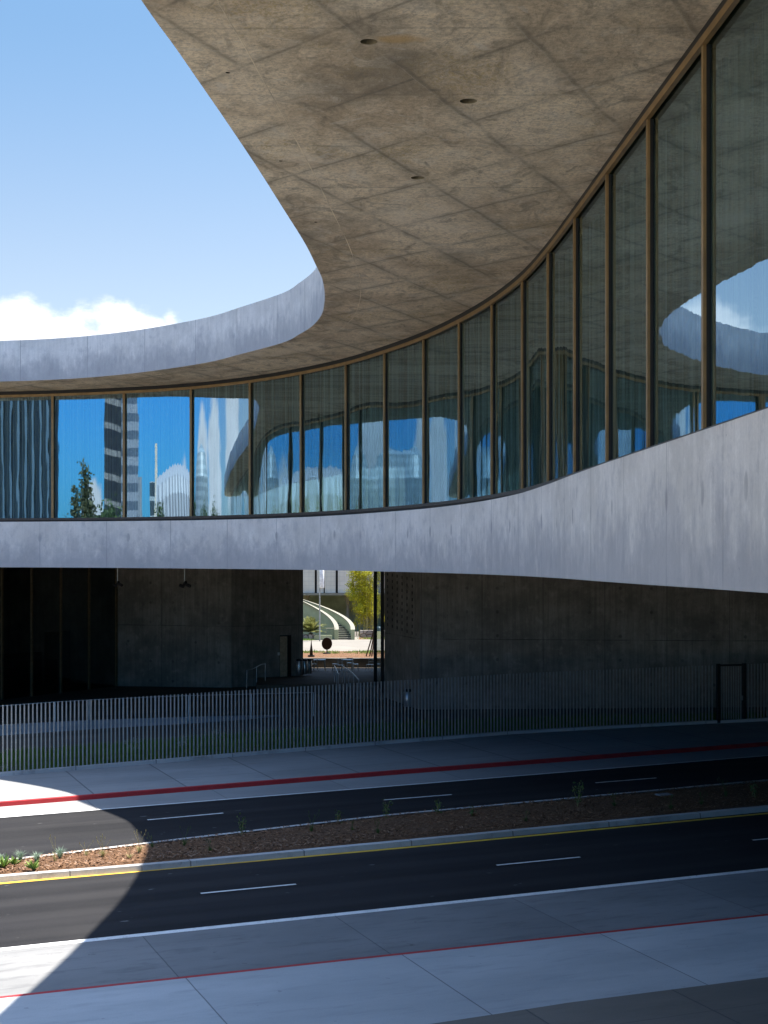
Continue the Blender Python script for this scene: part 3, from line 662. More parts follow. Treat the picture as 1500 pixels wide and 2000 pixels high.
# glazed screen at the right side of the passage
for px, w_, zz in ((732.5, .24, 0), (746, .2, 0)):
    pass
P1, P2 = np.array(g2(733, 1333, .5)), np.array(g2(747, 1342, .5))
sc_ = MB()
for q in (P1, P2): sc_.box((q[0], q[1], 4.2), (.2, .16, 8.2), .1)
scr = mpart(sc_.build('glazed_screen', M_BLACK, museum))
MB().add([(*P1, .2), (*P2, .2), (*P2, ZU), (*P1, ZU)], [(0, 1, 2, 3)], [(0, 0), (1, 0), (1, 8), (0, 8)]).build('glass_pane', glass_mat('screen_glass', .05, (.8, .9, .9), (.62, .68, .66), .0005), scr)
# raised passage floor with its edge and the ramp going down at the right
q = [g2(470, 1348, .1), g2(500, 1340, .6), g2(655, 1337, .6), g2(700, 1352, .6)]
pf = [g2(500, 1341, .6), g2(655, 1338, .6), g2(740, 1338, .6), (WD[0] + .4, 106.4), (WC[0] - 3, 106.4), (WC[0] - 3, WC[1] - .5)]
ztop = gz(*pf[1]) + .62; mb = MB(); nP = len(pf)
mb.add([(*p, z) for z in (ztop - 1.2, ztop) for p in pf], [tuple(range(nP, 2 * nP))] + [(i, (i + 1) % nP, nP + (i + 1) % nP, nP + i) for i in range(nP)])
tag(mb.build('passage_floor', M_PLAZA), 'raised dark paved floor of the passage between the pavilions', 'pavement', kind='structure')
r0, r1, r2, r3 = pf[1], g2(740, 1338, .6), g2(752, 1366, .15), g2(690, 1366, .15)
mb = MB(); mb.add([(*r0, ztop - .005), (*r1, ztop - .005), (*r2, gz(*r2) + KH + .004), (*r3, gz(*r3) + KH + .004)], [(0, 3, 2, 1)])
tag(mb.build('passage_ramp', paving('ramp_brick', (.20, .18, .155), (.28, .25, .22), .02, .45, long_j=.24, stain=.3, tint=(.12, .11, .1))), 'pale brick ramp rising to the passage floor', 'ramp', kind='structure')

# hanging spotlights
def spot(px, py_top, py, label, s=1., Y=72.):
    x = (px - 750) / 3000 * Y; zt_ = 8.0; z = EYE + (1092 - py) / 3000 * Y
    r = thing('hanging_spotlight', (x, Y, zt_), label, 'spotlight')
    MB().tube([(0, 0, 0), (0, 0, z - zt_)], .02, 6).build('rod', M_STEEL, r)
    for k, (dx_, dz_, rz) in enumerate(((-.14, -.08, .5), (.16, -.05, -.6), (.02, .04, 1.9))):
        m = MB(); a = Vector((math.cos(rz), math.sin(rz) * .6, -.35)).normalized(); c = Vector((dx_ * s, 0, z - zt_ + dz_ * s))
        m.tube([c - a * .12 * s, c + a * .02 * s, c + a * .13 * s], .075 * s, 10); m.build('lamp_head', M_BLACK, r)
spot(360.5, 1110, 1141, 'black spotlight cluster hanging on a rod before the middle of the concrete wall')
spot(229.5, 1110, 1140, 'black spotlight cluster hanging where the dark glazing meets the concrete wall', .85)

# ================================================================== FENCE
s, w = LN['fence']
def fence_pt(i_s, dv=0.):
    wv = np.interp(i_s, s, w) + dv; x = i_s * UX - wv * UY; y = i_s * UY + wv * UX; return x, y
def px_of(x, y): return 750 + 3000 * x / y
sgrid = np.linspace(-5, 60, 6000); pxg = np.array([px_of(*fence_pt(q)) for q in sgrid])
def s_at(px): return float(np.interp(px, pxg, sgrid))
fence = thing('picket_fence', (*fence_pt(s_at(700)), 0), 'long fence of slim grey steel pickets on a low concrete footing beside the far sidewalk', 'fence')
finv = Matrix.Translation(-Vector(fence.location))
def fpart(o): o.matrix_parent_inverse = finv; return o
n = 130; ss = np.linspace(s_at(-160), s_at(1750), n); vs = []
CH = .14
for q in ss:
    for dv, h in ((-.14, KH - .05), (-.13, KH + CH), (.10, KH + CH), (.11, KH - .05)):
        x, y = fence_pt(q, dv); vs.append((x, y, gz(x, y) + h))
fpart(MB().add(vs, [(4 * i + a, 4 * i + a + 1, 4 * i + 5 + a, 4 * i + 4 + a) for i in range(n - 1) for a in range(3)]).build('footing', M_KERB, fence))
FH = 2.62
pm = MB().box((0, 0, FH / 2), (.048, .05, FH)); first = fpart(pm.build('picket', M_STEEL, fence)); 
GATE0, GATE1 = s_at(1401), s_at(1455)
sp = []; q = s_at(-150)
while q < s_at(1740):
    if not (GATE0 - .1 < q < GATE1 + .1): sp.append(q)
    q += .1655
vis = [q for q in sp if -4 <= px_of(*fence_pt(q)) <= 1504]
near = set(sorted(vis)[:100]); rest = MB(); k = 0
for q in sp:
    x, y = fence_pt(q); z = gz(x, y) + KH + CH - .02
    if q in near:
        o = first if k == 0 else first.copy()
        if k: col.objects.link(o)
        o.location = (x, y, z); o.rotation_euler = (0, 0, R(20)); k += 1
    else: rest.box((x, y, z + FH / 2), (.048, .05, FH), R(20))
o = fpart(rest.build('picket_row', M_STEEL, fence)); o['kind'] = 'stuff'
# gate
gx, gy = fence_pt((GATE0 + GATE1) / 2); gate = thing('fence_gate', (gx, gy, gz(gx, gy) + KH), 'dark steel pedestrian gate with thick posts set in the picket fence', 'gate', rz=R(19))
gw = GATE1 - GATE0
for sx in (-1, 1): MB().box((sx * gw / 2, 0, 1.4), (.16, .14, 2.8)).build('post', M_DKMET, gate)
m = MB(); m.box((0, 0, 2.72), (gw - .16, .08, .09)); m.box((0, 0, .1), (gw - .16, .08, .09)); lf = m.build('leaf_frame', M_DKMET, gate)
m = MB()
for i in range(9): m.box((-gw / 2 + .18 + i * (gw - .36) / 8, 0, 1.41), (.045, .045, 2.5))
m.build('bars', M_STEEL, lf); MB().box((gw / 2 - .15, -.06, 1.15), (.06, .08, .22)).build('latch', M_STAIN, lf)

# lawn behind the fence
def blades(n, pts, h0, h1, wd_, mat, name, lean=.35):
    P = np.asarray(pts); N = len(P); h = RNG.uniform(h0, h1, N); a = RNG.uniform(0, 6.283, N); l = RNG.uniform(-lean, lean, (N, 2))
    w_ = wd_ * RNG.uniform(.6, 1.2, N); dx = np.c_[np.cos(a), np.sin(a)] * w_[:, None]
    V = np.zeros((N, 3, 3)); V[:, 0, :2] = P[:, :2] - dx; V[:, 1, :2] = P[:, :2] + dx; V[:, :2, 2] = P[:, None, 2]
    V[:, 2, :2] = P[:, :2] + l * h[:, None]; V[:, 2, 2] = P[:, 2] + h
    me = bpy.data.meshes.new(name); me.from_pydata(V.reshape(-1, 3).tolist(), [], np.arange(N * 3).reshape(-1, 3).tolist()); return link(name, me, mat)
gs, gw2 = LN['grass']; P = []
N = 26000; a = RNG.uniform(s_at(-30), s_at(1520), N); b = RNG.random(N)
wf = np.interp(a, s, w) + .12; wg = np.interp(a, gs, gw2) + RNG.normal(0, .12, N); wv = wf + (wg - wf) * b
X = a * UX - wv * UY; Y = a * UY + wv * UX; Z = .02 * (X * UX + (Y - 45) * UY) + KH
tag(blades(N, np.c_[X, Y, Z], .10, .34, .022, M_GRASS, 'lawn_grass'), 'dark green grass strip behind the picket fence', 'grass', kind='stuff')
# low ramp kerb and its handrail behind the fence
rw0 = [g2(-120, 1447), g2(0, 1437), g2(200, 1423), g2(400, 1411.5), g2(545, 1400)]; rh = [.62, .50, .42, .30, .08]
C = cr(rw0, 8); hh = np.interp(np.arange(len(C)) / 8, range(5), rh); vs = []
for i, c in enumerate(C):
    for o_, h in ((0, -.1), (0, hh[i]), (.3, hh[i]), (.3, -.1)): vs.append((c[0] - .4 * o_, c[1] + o_, gz(*c) + KH + h))
tag(MB().add(vs, [(4 * i + a, 4 * i + a + 1, 4 * i + 5 + a, 4 * i + 4 + a) for i in range(len(C) - 1) for a in range(3)] + [(0, 1, 2, 3), tuple(4 * (len(C) - 1) + a for a in (3, 2, 1, 0))]).build('ramp_wall', concrete('pale_ramp_concrete', (.25, .26, .275), (.34, .35, .37))),
    'low pale concrete ramp wall tapering down behind the fence', 'wall')
posts = [(40, 1376, 1415), (107.5, 1371, 1412), (174, 1367, 1408), (240, 1364, 1405), (304, 1361, 1402), (368, 1358.5, 1400), (430, 1357, 1398), (491, 1355.5, 1396), (552, 1354, 1393), (612, 1352.5, 1391)]
q0 = G(300, 1405, KH + .3); rail = thing('ramp_handrail', (q0.x, q0.y, q0.z), 'long thin steel handrail on upright posts above the low ramp wall', 'handrail'); rinv = Matrix.Translation(-Vector(rail.location)); top = []
for px, y0, y1 in posts:
    b_ = G(px, y1, KH + .35); h = (y1 - y0) / 3000 * b_.y; top.append((b_.x, b_.y, b_.z + h))
    o = MB().box((b_.x, b_.y, b_.z + h / 2 - .1), (.045, .045, h + .2)).build('post', M_STEEL, rail); o.matrix_parent_inverse = rinv
top = [tuple(Vector(top[0]) + (Vector(top[0]) - Vector(top[1])))] + top
o = MB().tube(top, .02, 6).build('top_rail', M_STEEL, rail); o.matrix_parent_inverse = rinv
# stair handrails at the passage
def handrail(pts, label, r=.022, n_post=4, posts_h=None):
    """pts = picture points of the rail with depth; drops posts to the floor."""
    P = [Vector(((x - 750) / 3000 * y_, y_, EYE + (1092 - yy) / 3000 * y_)) for x, yy, y_ in pts]
    r0 = thing('stair_handrail', (P[0].x, P[0].y, P[0].z - 1), label, 'handrail'); inv = Matrix.Translation(-Vector(r0.location))
    o = MB().tube(P, r, 8).build('top_rail', M_STAIN, r0); o.matrix_parent_inverse = inv
    for k in range(n_post):
        f_ = k / (n_post - 1) * (len(P) - 1); a = min(int(f_), len(P) - 2); q = P[a].lerp(P[a + 1], f_ - a)
        o = MB().tube([(q.x, q.y, q.z - posts_h), (q.x, q.y, q.z)], .016, 6).build('post', M_STAIN, r0); o.matrix_parent_inverse = inv
handrail([(482, 1309, 92.5), (492, 1307, 93.), (510, 1298, 94.3), (518, 1296.5, 94.8)], 'short sloping steel handrail beside the doorless end of the left concrete wall', posts_h=1.1, n_post=3)
handrail([(653, 1300.5, 93.6), (656, 1306, 92.4), (659.5, 1314, 91.2), (660.5, 1317, 90.8)], 'shorter steel handrail at the left of the brick ramp', n_post=3, posts_h=1.05, r=.03)
handrail([(668.5, 1300.5, 93.6), (675, 1305, 92.4), (688, 1314, 89.8), (701, 1328, 87)], 'longer steel handrail running down the right side of the brick ramp', n_post=5, posts_h=1.1, r=.03)

# bins
def bin_(px, pyb, Y, w_, h, label, group=None):
    x = (px - 750) / 3000 * Y; z = EYE + (1092 - pyb) / 3000 * Y
    r0 = thing('litter_bin', (x, Y, z), label, 'bin', group)
    MB().lathe((0, 0, 0), [(w_ * .46, 0), (w_ / 2, .03), (w_ / 2, h * .86), (w_ * .47, h * .88)], 20).build('body', M_STAIN, r0, True)
    MB().lathe((0, 0, h * .88), [(w_ * .49, 0), (w_ * .5, h * .05), (w_ * .44, h * .11), (w_ * .2, h * .13)], 20).build('lid', M_DKMET, r0, True)
bin_(585, 1317, 98.2, .40, .98, 'stainless steel bin nearest the door, leftmost of the three in the passage')
bin_(595.5, 1316.5, 98.5, .32, .96, 'narrow stainless steel bin in the middle of the three in the passage')
bin_(604, 1315.5, 99., .34, .95, 'stainless steel bin at the lit end of the three in the passage')
bin_(799, 1384, 83.0, .62, 1.05, 'round stainless steel bin standing alone at the corner of the right concrete wall')
# info post above that bin
x, Y = (797 - 750) / 3000 * 84.2, 84.2; ip = thing('sign_post', (x, Y, gz(x, Y) + KH), 'dark narrow sign blade on a post behind the lone bin', 'sign')
MB().box((0, 0, 2.1), (.30, .06, 1.4)).build('blade', M_BLACK, ip); MB().tube([(0, 0, 0), (0, 0, 1.6)], .03, 8).build('post', M_DKMET, ip)

# ================================================================== BEYOND THE PASSAGE
def W(px, py, Y): return Vector(((px - 750) / 3000 * Y, Y, EYE + (1092 - py) / 3000 * Y))
def sheet(name, pts, mat, h, label, cat):
    vs = [(p[0], p[1], gz(p[0], p[1]) + h) for p in pts]
    return tag(MB().add(vs, [tuple(range(len(vs)))]).build(name, mat), label, cat, kind='structure')
ZB0 = 1.5
def sheet(name, pts, mat, h, label, cat):
    vs = [(p[0], p[1], ZB0 + h) for p in pts]
    return tag(MB().add(vs, [tuple(range(len(vs)))]).build(name, mat), label, cat, kind='structure')
sheet('back_mulch_bed', [(-70, 106.9), (70, 106.9), (70, 116), (-70, 116)], M_MULCH, 0, 'sunlit mulch bed with low plants beyond the passage', 'mulch')
sheet('back_path', [(-90, 115.2), (90, 115.2), (90, 136), (-90, 136)], M_PATH, .004, 'sunlit cream path beyond the passage', 'path')
sheet('back_bed', [(-90, 129.5), (-5., 131.3), (-5., 175), (-90, 175)], plain('grassy_soil', (.13, .12, .06), .95, scale=3.), .008, 'planted bed left of the curved stair', 'soil')
sheet('back_bed_right', [(-2.2, 131.8), (90, 131.8), (90, 175), (-2.2, 175)], M_MULCH, .008, 'planted bed right of the curved stair', 'soil')
bz = ZB0
tag(MB().box((2, 106.65, .75), (60, .5, 1.56)).build('seat_wall', M_WALL), 'low dark concrete seat wall behind the cafe chairs', 'wall')
# back building
bb = thing('panelled_building', (-3, 172, bz), 'pale building with large white gridded panels above a green wall, behind the curved stair', 'building')
def bpart(mbx, name, mat, par=bb):
    o = mbx.build(name, mat, par)
    if par is bb: o.matrix_parent_inverse = Matrix.Translation(-Vector(bb.location))
    return o
def panel_mat():
    m, t = material('white_panel'); x, y, z = t.xyz(t.pos())
    j = t.math('MAXIMUM', t.line(x, .42, .012), t.line(z, .42, .012)); n = t.noise(t.pos(), .8, 3)
    c = t.mix(t.step(n, .3, .7), (.66, .58, .45), (.76, .68, .54)); c = t.mix(t.math('MULTIPLY', j, .45), c, (.3, .3, .29))  # warm cast of bounced ground light put into the white
    t.out(t.bsdf(c, .6)); return m
MP = panel_mat(); M_GREENW = plain('green_stucco', (.33, .36, .22), .9, scale=1.5, var=.1); M_CREAM = plain('cream_stucco', (.225, .21, .16), .8, scale=2., var=.06); M_GREENC = plain('green_copper_wall', (.27, .32, .23), .8, scale=1., var=.25)
YP = 146.; zp = EYE - 66 / 3000 * YP
for a, b_ in ((540, 614.5), (619, 632), (634.5, 655.5), (660, 700), (703, 760), (764, 830)):
    x0, x1 = (a - 750) / 3000 * YP, (b_ - 750) / 3000 * YP; bpart(MB().box(((x0 + x1) / 2, YP + .2, zp + 3.2), (x1 - x0, .4, 6.4)), 'panel', MP)
bpart(MB().box((0, YP + 1.1, zp + 3.1), (40, 1., 6.5)), 'recess_wall', M_DKMET)
bpart(MB().box((0, YP + 4.6, bz + 1.9), (60, .5, 4.2)), 'wall', M_GREENC)
bpart(MB().box((0, YP + 2., zp - .12), (40, 4.7, .2)), 'overhang', M_CREAM)
for px in (598, 679):
    x = (px - 750) / 3000 * (YP + 1.4); bpart(MB().lathe((x, YP + 1.4, bz), [(.12, 0), (.12, zp - bz - 1.2), (.38, zp - bz - .25)], 14), 'column', M_CREAM)
# curved stair
RI, RO, rise, NSTEP = 3.6, 4.72, 3.0, 18; AEND = 108.
cx_, cy_ = -3.93 - RI, 131.6; st = thing('curved_stair', (cx_, cy_, bz), 'curved outdoor stair sweeping up to the left between cream-capped green walls', 'staircase')
def arc_wall(name, r0, r1, hs, he, mat, a0=0., a1=AEND, n=40, z0=-.4, z1=None):
    vs = []
    for i in range(n + 1):
        f_ = i / n; a = R(a0 + (a1 - a0) * f_); zt_ = hs + (he - hs) * f_; zb0 = z0 if z1 is None else zt_ + z1
        for r in (r0, r1):
            for z in (zb0, zt_): vs.append((r * math.cos(a), r * math.sin(a), z))
    fs = []
    for i in range(n):
        k = 4 * i
        fs += [(k + 0, k + 4, k + 5, k + 1), (k + 2, k + 3, k + 7, k + 6), (k + 1, k + 5, k + 7, k + 3), (k, k + 2, k + 6, k + 4)]
    fs += [(0, 1, 3, 2), (4 * n, 4 * n + 2, 4 * n + 3, 4 * n + 1)]
    return MB().add(vs, fs).build(name, mat, st)
wi = arc_wall('side_wall', RI - .26, RI, .80, .80 + rise, M_GREENW); arc_wall('coping', RI - .32, RI + .05, .88, .88 + rise, M_CREAM, z1=-.079, a0=-1).parent = wi
wo_ = arc_wall('side_wall', RO, RO + .26, .80, .80 + rise * 1.02, M_GREENW); arc_wall('coping', RO - .05, RO + .32, .88, .88 + rise * 1.02, M_CREAM, z1=-.079, a0=-1).parent = wo_
M_STEP = plain('stair_tread', (.13, .135, .11), .85, scale=3., var=.1); M_NOSE = plain('stair_nosing', (.36, .345, .28), .8)
sm = MB(); sn = MB()
for k in range(NSTEP):
    a0, a1 = R(AEND * k / NSTEP), R(AEND * (k + 1) / NSTEP); z = rise * (k + 1) / NSTEP; ri, ro = RI + .003, RO - .003
    vs = [(r * math.cos(a), r * math.sin(a), zz) for zz in (-.3, z) for r, a in ((ri, a0), (ro, a0), (ro, a1), (ri, a1))]
    sm.add(vs, [(4, 5, 6, 7), (0, 1, 5, 4), (2, 3, 7, 6)]); an = a0 + R(.45)
    vs = [(r * math.cos(a), r * math.sin(a), zz) for zz in (z - .03, z + .018) for r, a in ((ri, a0 - R(.35)), (ro, a0 - R(.35)), (ro, an + R(.6)), (ri, an + R(.6)))]
    sn.add(vs, [(4, 5, 6, 7), (0, 1, 5, 4), (2, 3, 7, 6), (3, 2, 1, 0)])
tr = sm.build('steps', M_STEP, st); sn.build('nosings', M_NOSE, tr)
for x0, x1 in ((RI - .30, RI + .02), (RO - .02, RO + .30)):
    MB().box(((x0 + x1) / 2, -.12, .36), (x1 - x0, .26, 1.0)).build('newel', M_GREENW, st)
m = MB(); m.tube([(RI - 1.0, -.3, .0), (RI - 1.0, -.3, .98), (RI - .2, -.26, 1.0)], .035, 6); m.build('handrail', M_CREAM, st)
# stone walls
def stone_mat():
    m, t = material('rubble_stone'); p = t.pos()
    v = t.new('ShaderNodeTexVoronoi', feature='DISTANCE_TO_EDGE'); t.set(v, 'Vector', p); t.set(v, 'Scale', 2.2)
    v2 = t.new('ShaderNodeTexVoronoi'); t.set(v2, 'Vector', p); t.set(v2, 'Scale', 2.2)
    c = t.mix(t.xyz(v2.outputs['Color'])[0], (.22, .19, .17), (.58, .53, .48)); c = t.mix(t.step(v.outputs['Distance'], .03, .10, 1, 0), c, (.08, .07, .06))
    t.out(t.bsdf(c, .9, 0, t.bump(t.step(v.outputs['Distance'], 0, .2), .6, .05))); return m
M_STONE = stone_mat()
tag(MB().box((-8.1, 131.2, bz + .15), (4.6, .4, .62)).build('stone_wall', M_STONE), 'low rubble stone wall under the cycad, left of the stair', 'wall')
tag(MB().box((3.6, 134.6, bz + .35), (11.4, .4, .62)).build('stone_wall', M_STONE), 'low rubble stone wall right of the stair, below the bamboo', 'wall')
tag(MB().box((-5.2, 131.0, bz + .2), (1.5, .25, .42)).build('planter_wall', M_GREENW), 'small green planter wall between cycad and stair', 'wall')

def leaf_cards(n, centers, spread, size, mat, name, parent=None, asp=2.2, droop=.3, flat=.0):
    """n leaf quads scattered in clumps around centres."""
    C_ = np.asarray(centers); k = RNG.integers(0, len(C_), n); P = C_[k, :3] + RNG.normal(0, 1, (n, 3)) * (np.asarray(spread) if np.ndim(spread) else spread)
    d = RNG.normal(0, 1, (n, 3)); d[:, 2] = d[:, 2] * .6 - droop; d /= np.linalg.norm(d, axis=1)[:, None]
    e = np.cross(d, RNG.normal(0, 1, (n, 3))); e /= np.linalg.norm(e, axis=1)[:, None]
    s_ = size * RNG.uniform(.6, 1.4, n)[:, None]; a = d * s_ * asp * .5; b = e * s_ * .5
    V = np.stack([P - a, P + b * .9 - a * .1, P + a, P - b * .9 - a * .1], 1)
    me = bpy.data.meshes.new(name); me.from_pydata(V.reshape(-1, 3).tolist(), [], np.arange(n * 4).reshape(-1, 4).tolist()); return link(name, me, mat, parent)
# bamboo clump
x0, Y0 = (711 - 750) / 3000 * 138, 138.; bam = thing('bamboo_clump', (x0, Y0, bz), 'tall sunlit yellow-green bamboo clump in front of the green wall', 'bamboo')
m = MB()
for i in range(26):
    bx, by = RNG.normal(.1, .6), RNG.normal(0, .5); tx, ty = bx + RNG.normal(0, .4), by + RNG.normal(0, .4); m.tube([(bx, by, 0), (bx * .5 + tx * .5, by, 3.2), (tx * 1.3, ty, 7.0)], .035, 5, .012)
m.build('canes', M_CANE, bam)
cs = [(RNG.normal(.15, .62), RNG.normal(-.2, .6), RNG.uniform(2.0, 7.4)) for _ in range(150)] + [(RNG.normal(-.9, .3), RNG.normal(-.2, .4), RNG.uniform(3.4, 6.4)) for _ in range(24)] + [(RNG.normal(.2, .6), RNG.normal(-.2, .4), RNG.uniform(.9, 2.6)) for _ in range(20)]
leaf_cards(15000, cs, (.17, .17, .20), .06, M_BAMBOO, 'foliage', bam, 3.4, .7)
# cycad
cyp = W(607, 1243, 131.9); cyc = thing('cycad', (cyp.x, cyp.y, bz), 'spiky sunlit cycad palm above the stone wall at the passage edge', 'plant')
MB().tube([(0, 0, 0), (0, 0, .55)], .22, 10, .18).build('trunk', M_BARK, cyc)
m = MB()
for i in range(70):
    a = RNG.uniform(0, 6.283); el = RNG.uniform(.15, 1.4); L = RNG.uniform(1.2, 1.6); pts = []
    for k in range(7):
        f_ = k / 6; r = L * f_ * math.cos(el) * (1 + .1 * f_); z = .6 + L * f_ * math.sin(el) - .32 * f_ * f_ * math.cos(el); pts.append(Vector((r * math.cos(a), r * math.sin(a), z)))
    sd = Vector((-math.sin(a), math.cos(a), 0))
    for k in range(1, 7):
        for f_ in (0, .33, .66):
            q = pts[k - 1].lerp(pts[k], f_); dv = (pts[k] - pts[k - 1]).normalized(); ll = .34 * math.sin(math.pi * min(.97, (k - 1 + f_ + .7) / 6.8))
            for sg in (-1, 1):
                tip = q + sd * sg * ll + dv * ll * .7 + Vector((0, 0, .05)); m.add([q - dv * .055, q + dv * .055, tip], [(0, 1, 2)])
m.build('fronds', M_CYCAD, cyc)
# lamp post
lp = W(624.5, 1206, 129.); lamp = thing('lamp_post', (lp.x, lp.y, bz), 'slim lamp post with a tall white cylinder lantern before the panelled building', 'street lamp')
zl0 = EYE + (1092 - 1148) / 3000 * 129 - bz
MB().tube([(0, 0, 0), (0, 0, zl0)], .055, 8).build('pole', M_STEEL, lamp); MB().lathe((.18, 0, zl0), [(.18, 0), (.2, .04), (.2, 2.3), (.12, 2.36)], 16).build('lantern', plain('white_lantern', (.80, .80, .78), .5), lamp, True)
MB().tube([(0, 0, zl0 - .05), (.18, 0, zl0 + .02)], .04, 6).build('bracket', M_STEEL, lamp)
# disc sculpture, cone sculpture
dp = W(638.5, 1257, 112.); dsc = thing('disc_sculpture', (dp.x, dp.y, ZB0), 'dark round disc sculpture on a thin stem among the cafe chairs', 'sculpture')
zc = dp.z - dsc.location.z; r_ = 10.3 / 3000 * 112
m = MB(); vs = []; nn = 40
for yy, rr in ((-.06, r_ * .96), (-.035, r_), (.035, r_), (.06, r_ * .96)):
    for k in range(nn): vs.append((rr * math.cos(2 * math.pi * k / nn), yy, zc + 1.18 * rr * math.sin(2 * math.pi * k / nn)))
m.add(vs, [(i * nn + k, i * nn + (k + 1) % nn, (i + 1) * nn + (k + 1) % nn, (i + 1) * nn + k) for i in range(3) for k in range(nn)] + [tuple(range(nn - 1, -1, -1)), tuple(3 * nn + k for k in range(nn))])
m.build('disc', M_DISC, dsc); MB().tube([(0, .0, 0), (0, .0, zc - r_ * 1.1)], .04, 8).build('stem', M_DISC, dsc); MB().lathe((0, 0, 0), [(.3, 0), (.28, .06), (.06, .1)], 16).build('base', M_DISC, dsc)
cp = W(608, 1286, 108.5); cone = thing('cone_sculpture', (cp.x, cp.y, ZB0 + .12), 'slender dark pointed cone sculpture at the left edge of the passage view', 'sculpture')
MB().lathe((0, 0, 0), [(.12, 0), (.10, .35), (.045, .75), (.02, 1.0), (.016, 1.25)], 14).build('spire', M_DISC, cone, True); MB().lathe((0, 0, -.12), [(.24, 0), (.24, .12)], 16).build('base', M_DKMET, cone)
# timber props and blue sculpture at the right edge
pp = W(722, 1287, 109.); tp = thing('timber_prop', (pp.x, pp.y, ZB0), 'leaning brown timber props at the right edge of the passage view', 'timber')
for q in ((-.25, .0, .35, .1), (.0, .2, .4, 0), (.15, -.2, .45, .1)): MB().tube([(q[0], q[1], 0), (q[2], q[3], 2.0)], .05, 6).build('pole', M_BARK, tp)
sp_ = W(740, 1275, 112.); bs = thing('standing_stone', (sp_.x, sp_.y, ZB0 + .1), 'smooth dark blue standing form seen through the glazed screen', 'sculpture')
MB().lathe((0, 0, 0), [(.22, 0), (.34, .5), (.36, 1.2), (.22, 1.75), (.08, 1.9)], 14).build('body', plain('blue_glaze', (.05, .09, .12), .4), bs, True); MB().lathe((0, 0, -.1), [(.4, 0), (.4, .1)], 14).build('base', M_DKMET, bs)

# cafe furniture (built once, copied)
def make_chair():
    r = thing('cafe_chair', (0, 0, 0), 'x', 'chair', 'metal chairs in the passage')
    MB().box((0, 0, .45), (.42, .42, .03)).build('seat', M_STEEL, r); b = MB(); b.box((0, .2, .78), (.40, .025, .05)); b.box((0, .195, .64), (.40, .02, .04)); b.build('backrest', M_STEEL, r)
    for sx in (-1, 1):
        MB().tube([(sx * .23, -.22, 0), (sx * .19, -.18, .45)], .018, 6).build('leg', M_STEEL, r); MB().tube([(sx * .23, .26, 0), (sx * .19, .19, .45), (sx * .19, .21, .82)], .018, 6).build('leg', M_STEEL, r)
    return r
def make_table():
    r = thing('cafe_table', (0, 0, 0), 'x', 'table', 'cafe tables in the passage')
    MB().box((0, 0, .735), (.8, .8, .035)).build('tabletop', M_STEEL, r)
    for sx in (-1, 1):
        for sy in (-1, 1): MB().tube([(sx * .38, sy * .38, 0), (sx * .34, sy * .34, .72)], .022, 6).build('leg', M_STEEL, r)
    return r
ch0, tb0 = make_chair(), make_table(); zf = ztop
for i, (px, Y, rz, lab) in enumerate(((613.5, 103.2, -1.4, 'metal cafe chair left of the table by the bins'), (655.5, 103.3, -1.5, 'metal cafe chair with its back to the ramp, left of the table under the disc'),
                                 (666, 102.3, .3, 'metal cafe chair in front of the table under the disc'), (693.5, 103.2, 1.5, 'metal cafe chair on the right of the table under the disc'), (723, 102.8, -.4, 'lone metal cafe chair beside the dark glazed screen'), (684, 104.4, 3.0, 'metal cafe chair on the far side of the table under the disc'))):
    o = ch0 if i == 0 else copy_tree(ch0); o.location = ((px - 750) / 3000 * Y, Y, zf); o.rotation_euler = (0, 0, rz); o['label'] = lab
for i, (px, Y, lab) in enumerate(((624, 103.3, 'small square metal cafe table next to the three bins'), (678, 103.3, 'square metal cafe table ringed by chairs beneath the disc sculpture'))):
    o = tb0 if i == 0 else copy_tree(tb0); o.location = ((px - 750) / 3000 * Y, Y, zf); o.rotation_euler = (0, 0, .1); o['label'] = lab
# low plants in the back bed
P = []
for c in range(40):
    cx2, cy2 = RNG.uniform(-8, 1), RNG.uniform(112.3, 114.6); P += [(cx2 + RNG.normal(0, .25), cy2 + RNG.normal(0, .2), ZB0) for _ in range(22)]
for c in range(60):
    cx2, cy2 = (RNG.uniform(-8, -6.2), RNG.uniform(130.2, 130.9)) if c % 2 else (RNG.uniform(-2.0, 3), RNG.uniform(132, 134)); P += [(cx2 + RNG.normal(0, .25), cy2 + RNG.normal(0, .15), ZB0) for _ in range(30)]
tag(blades(0, P, .06, .2, .04, M_AGAVE, 'back_ground_cover'), 'sunlit low green ground cover in the beds beyond the passage', 'ground cover', kind='stuff')

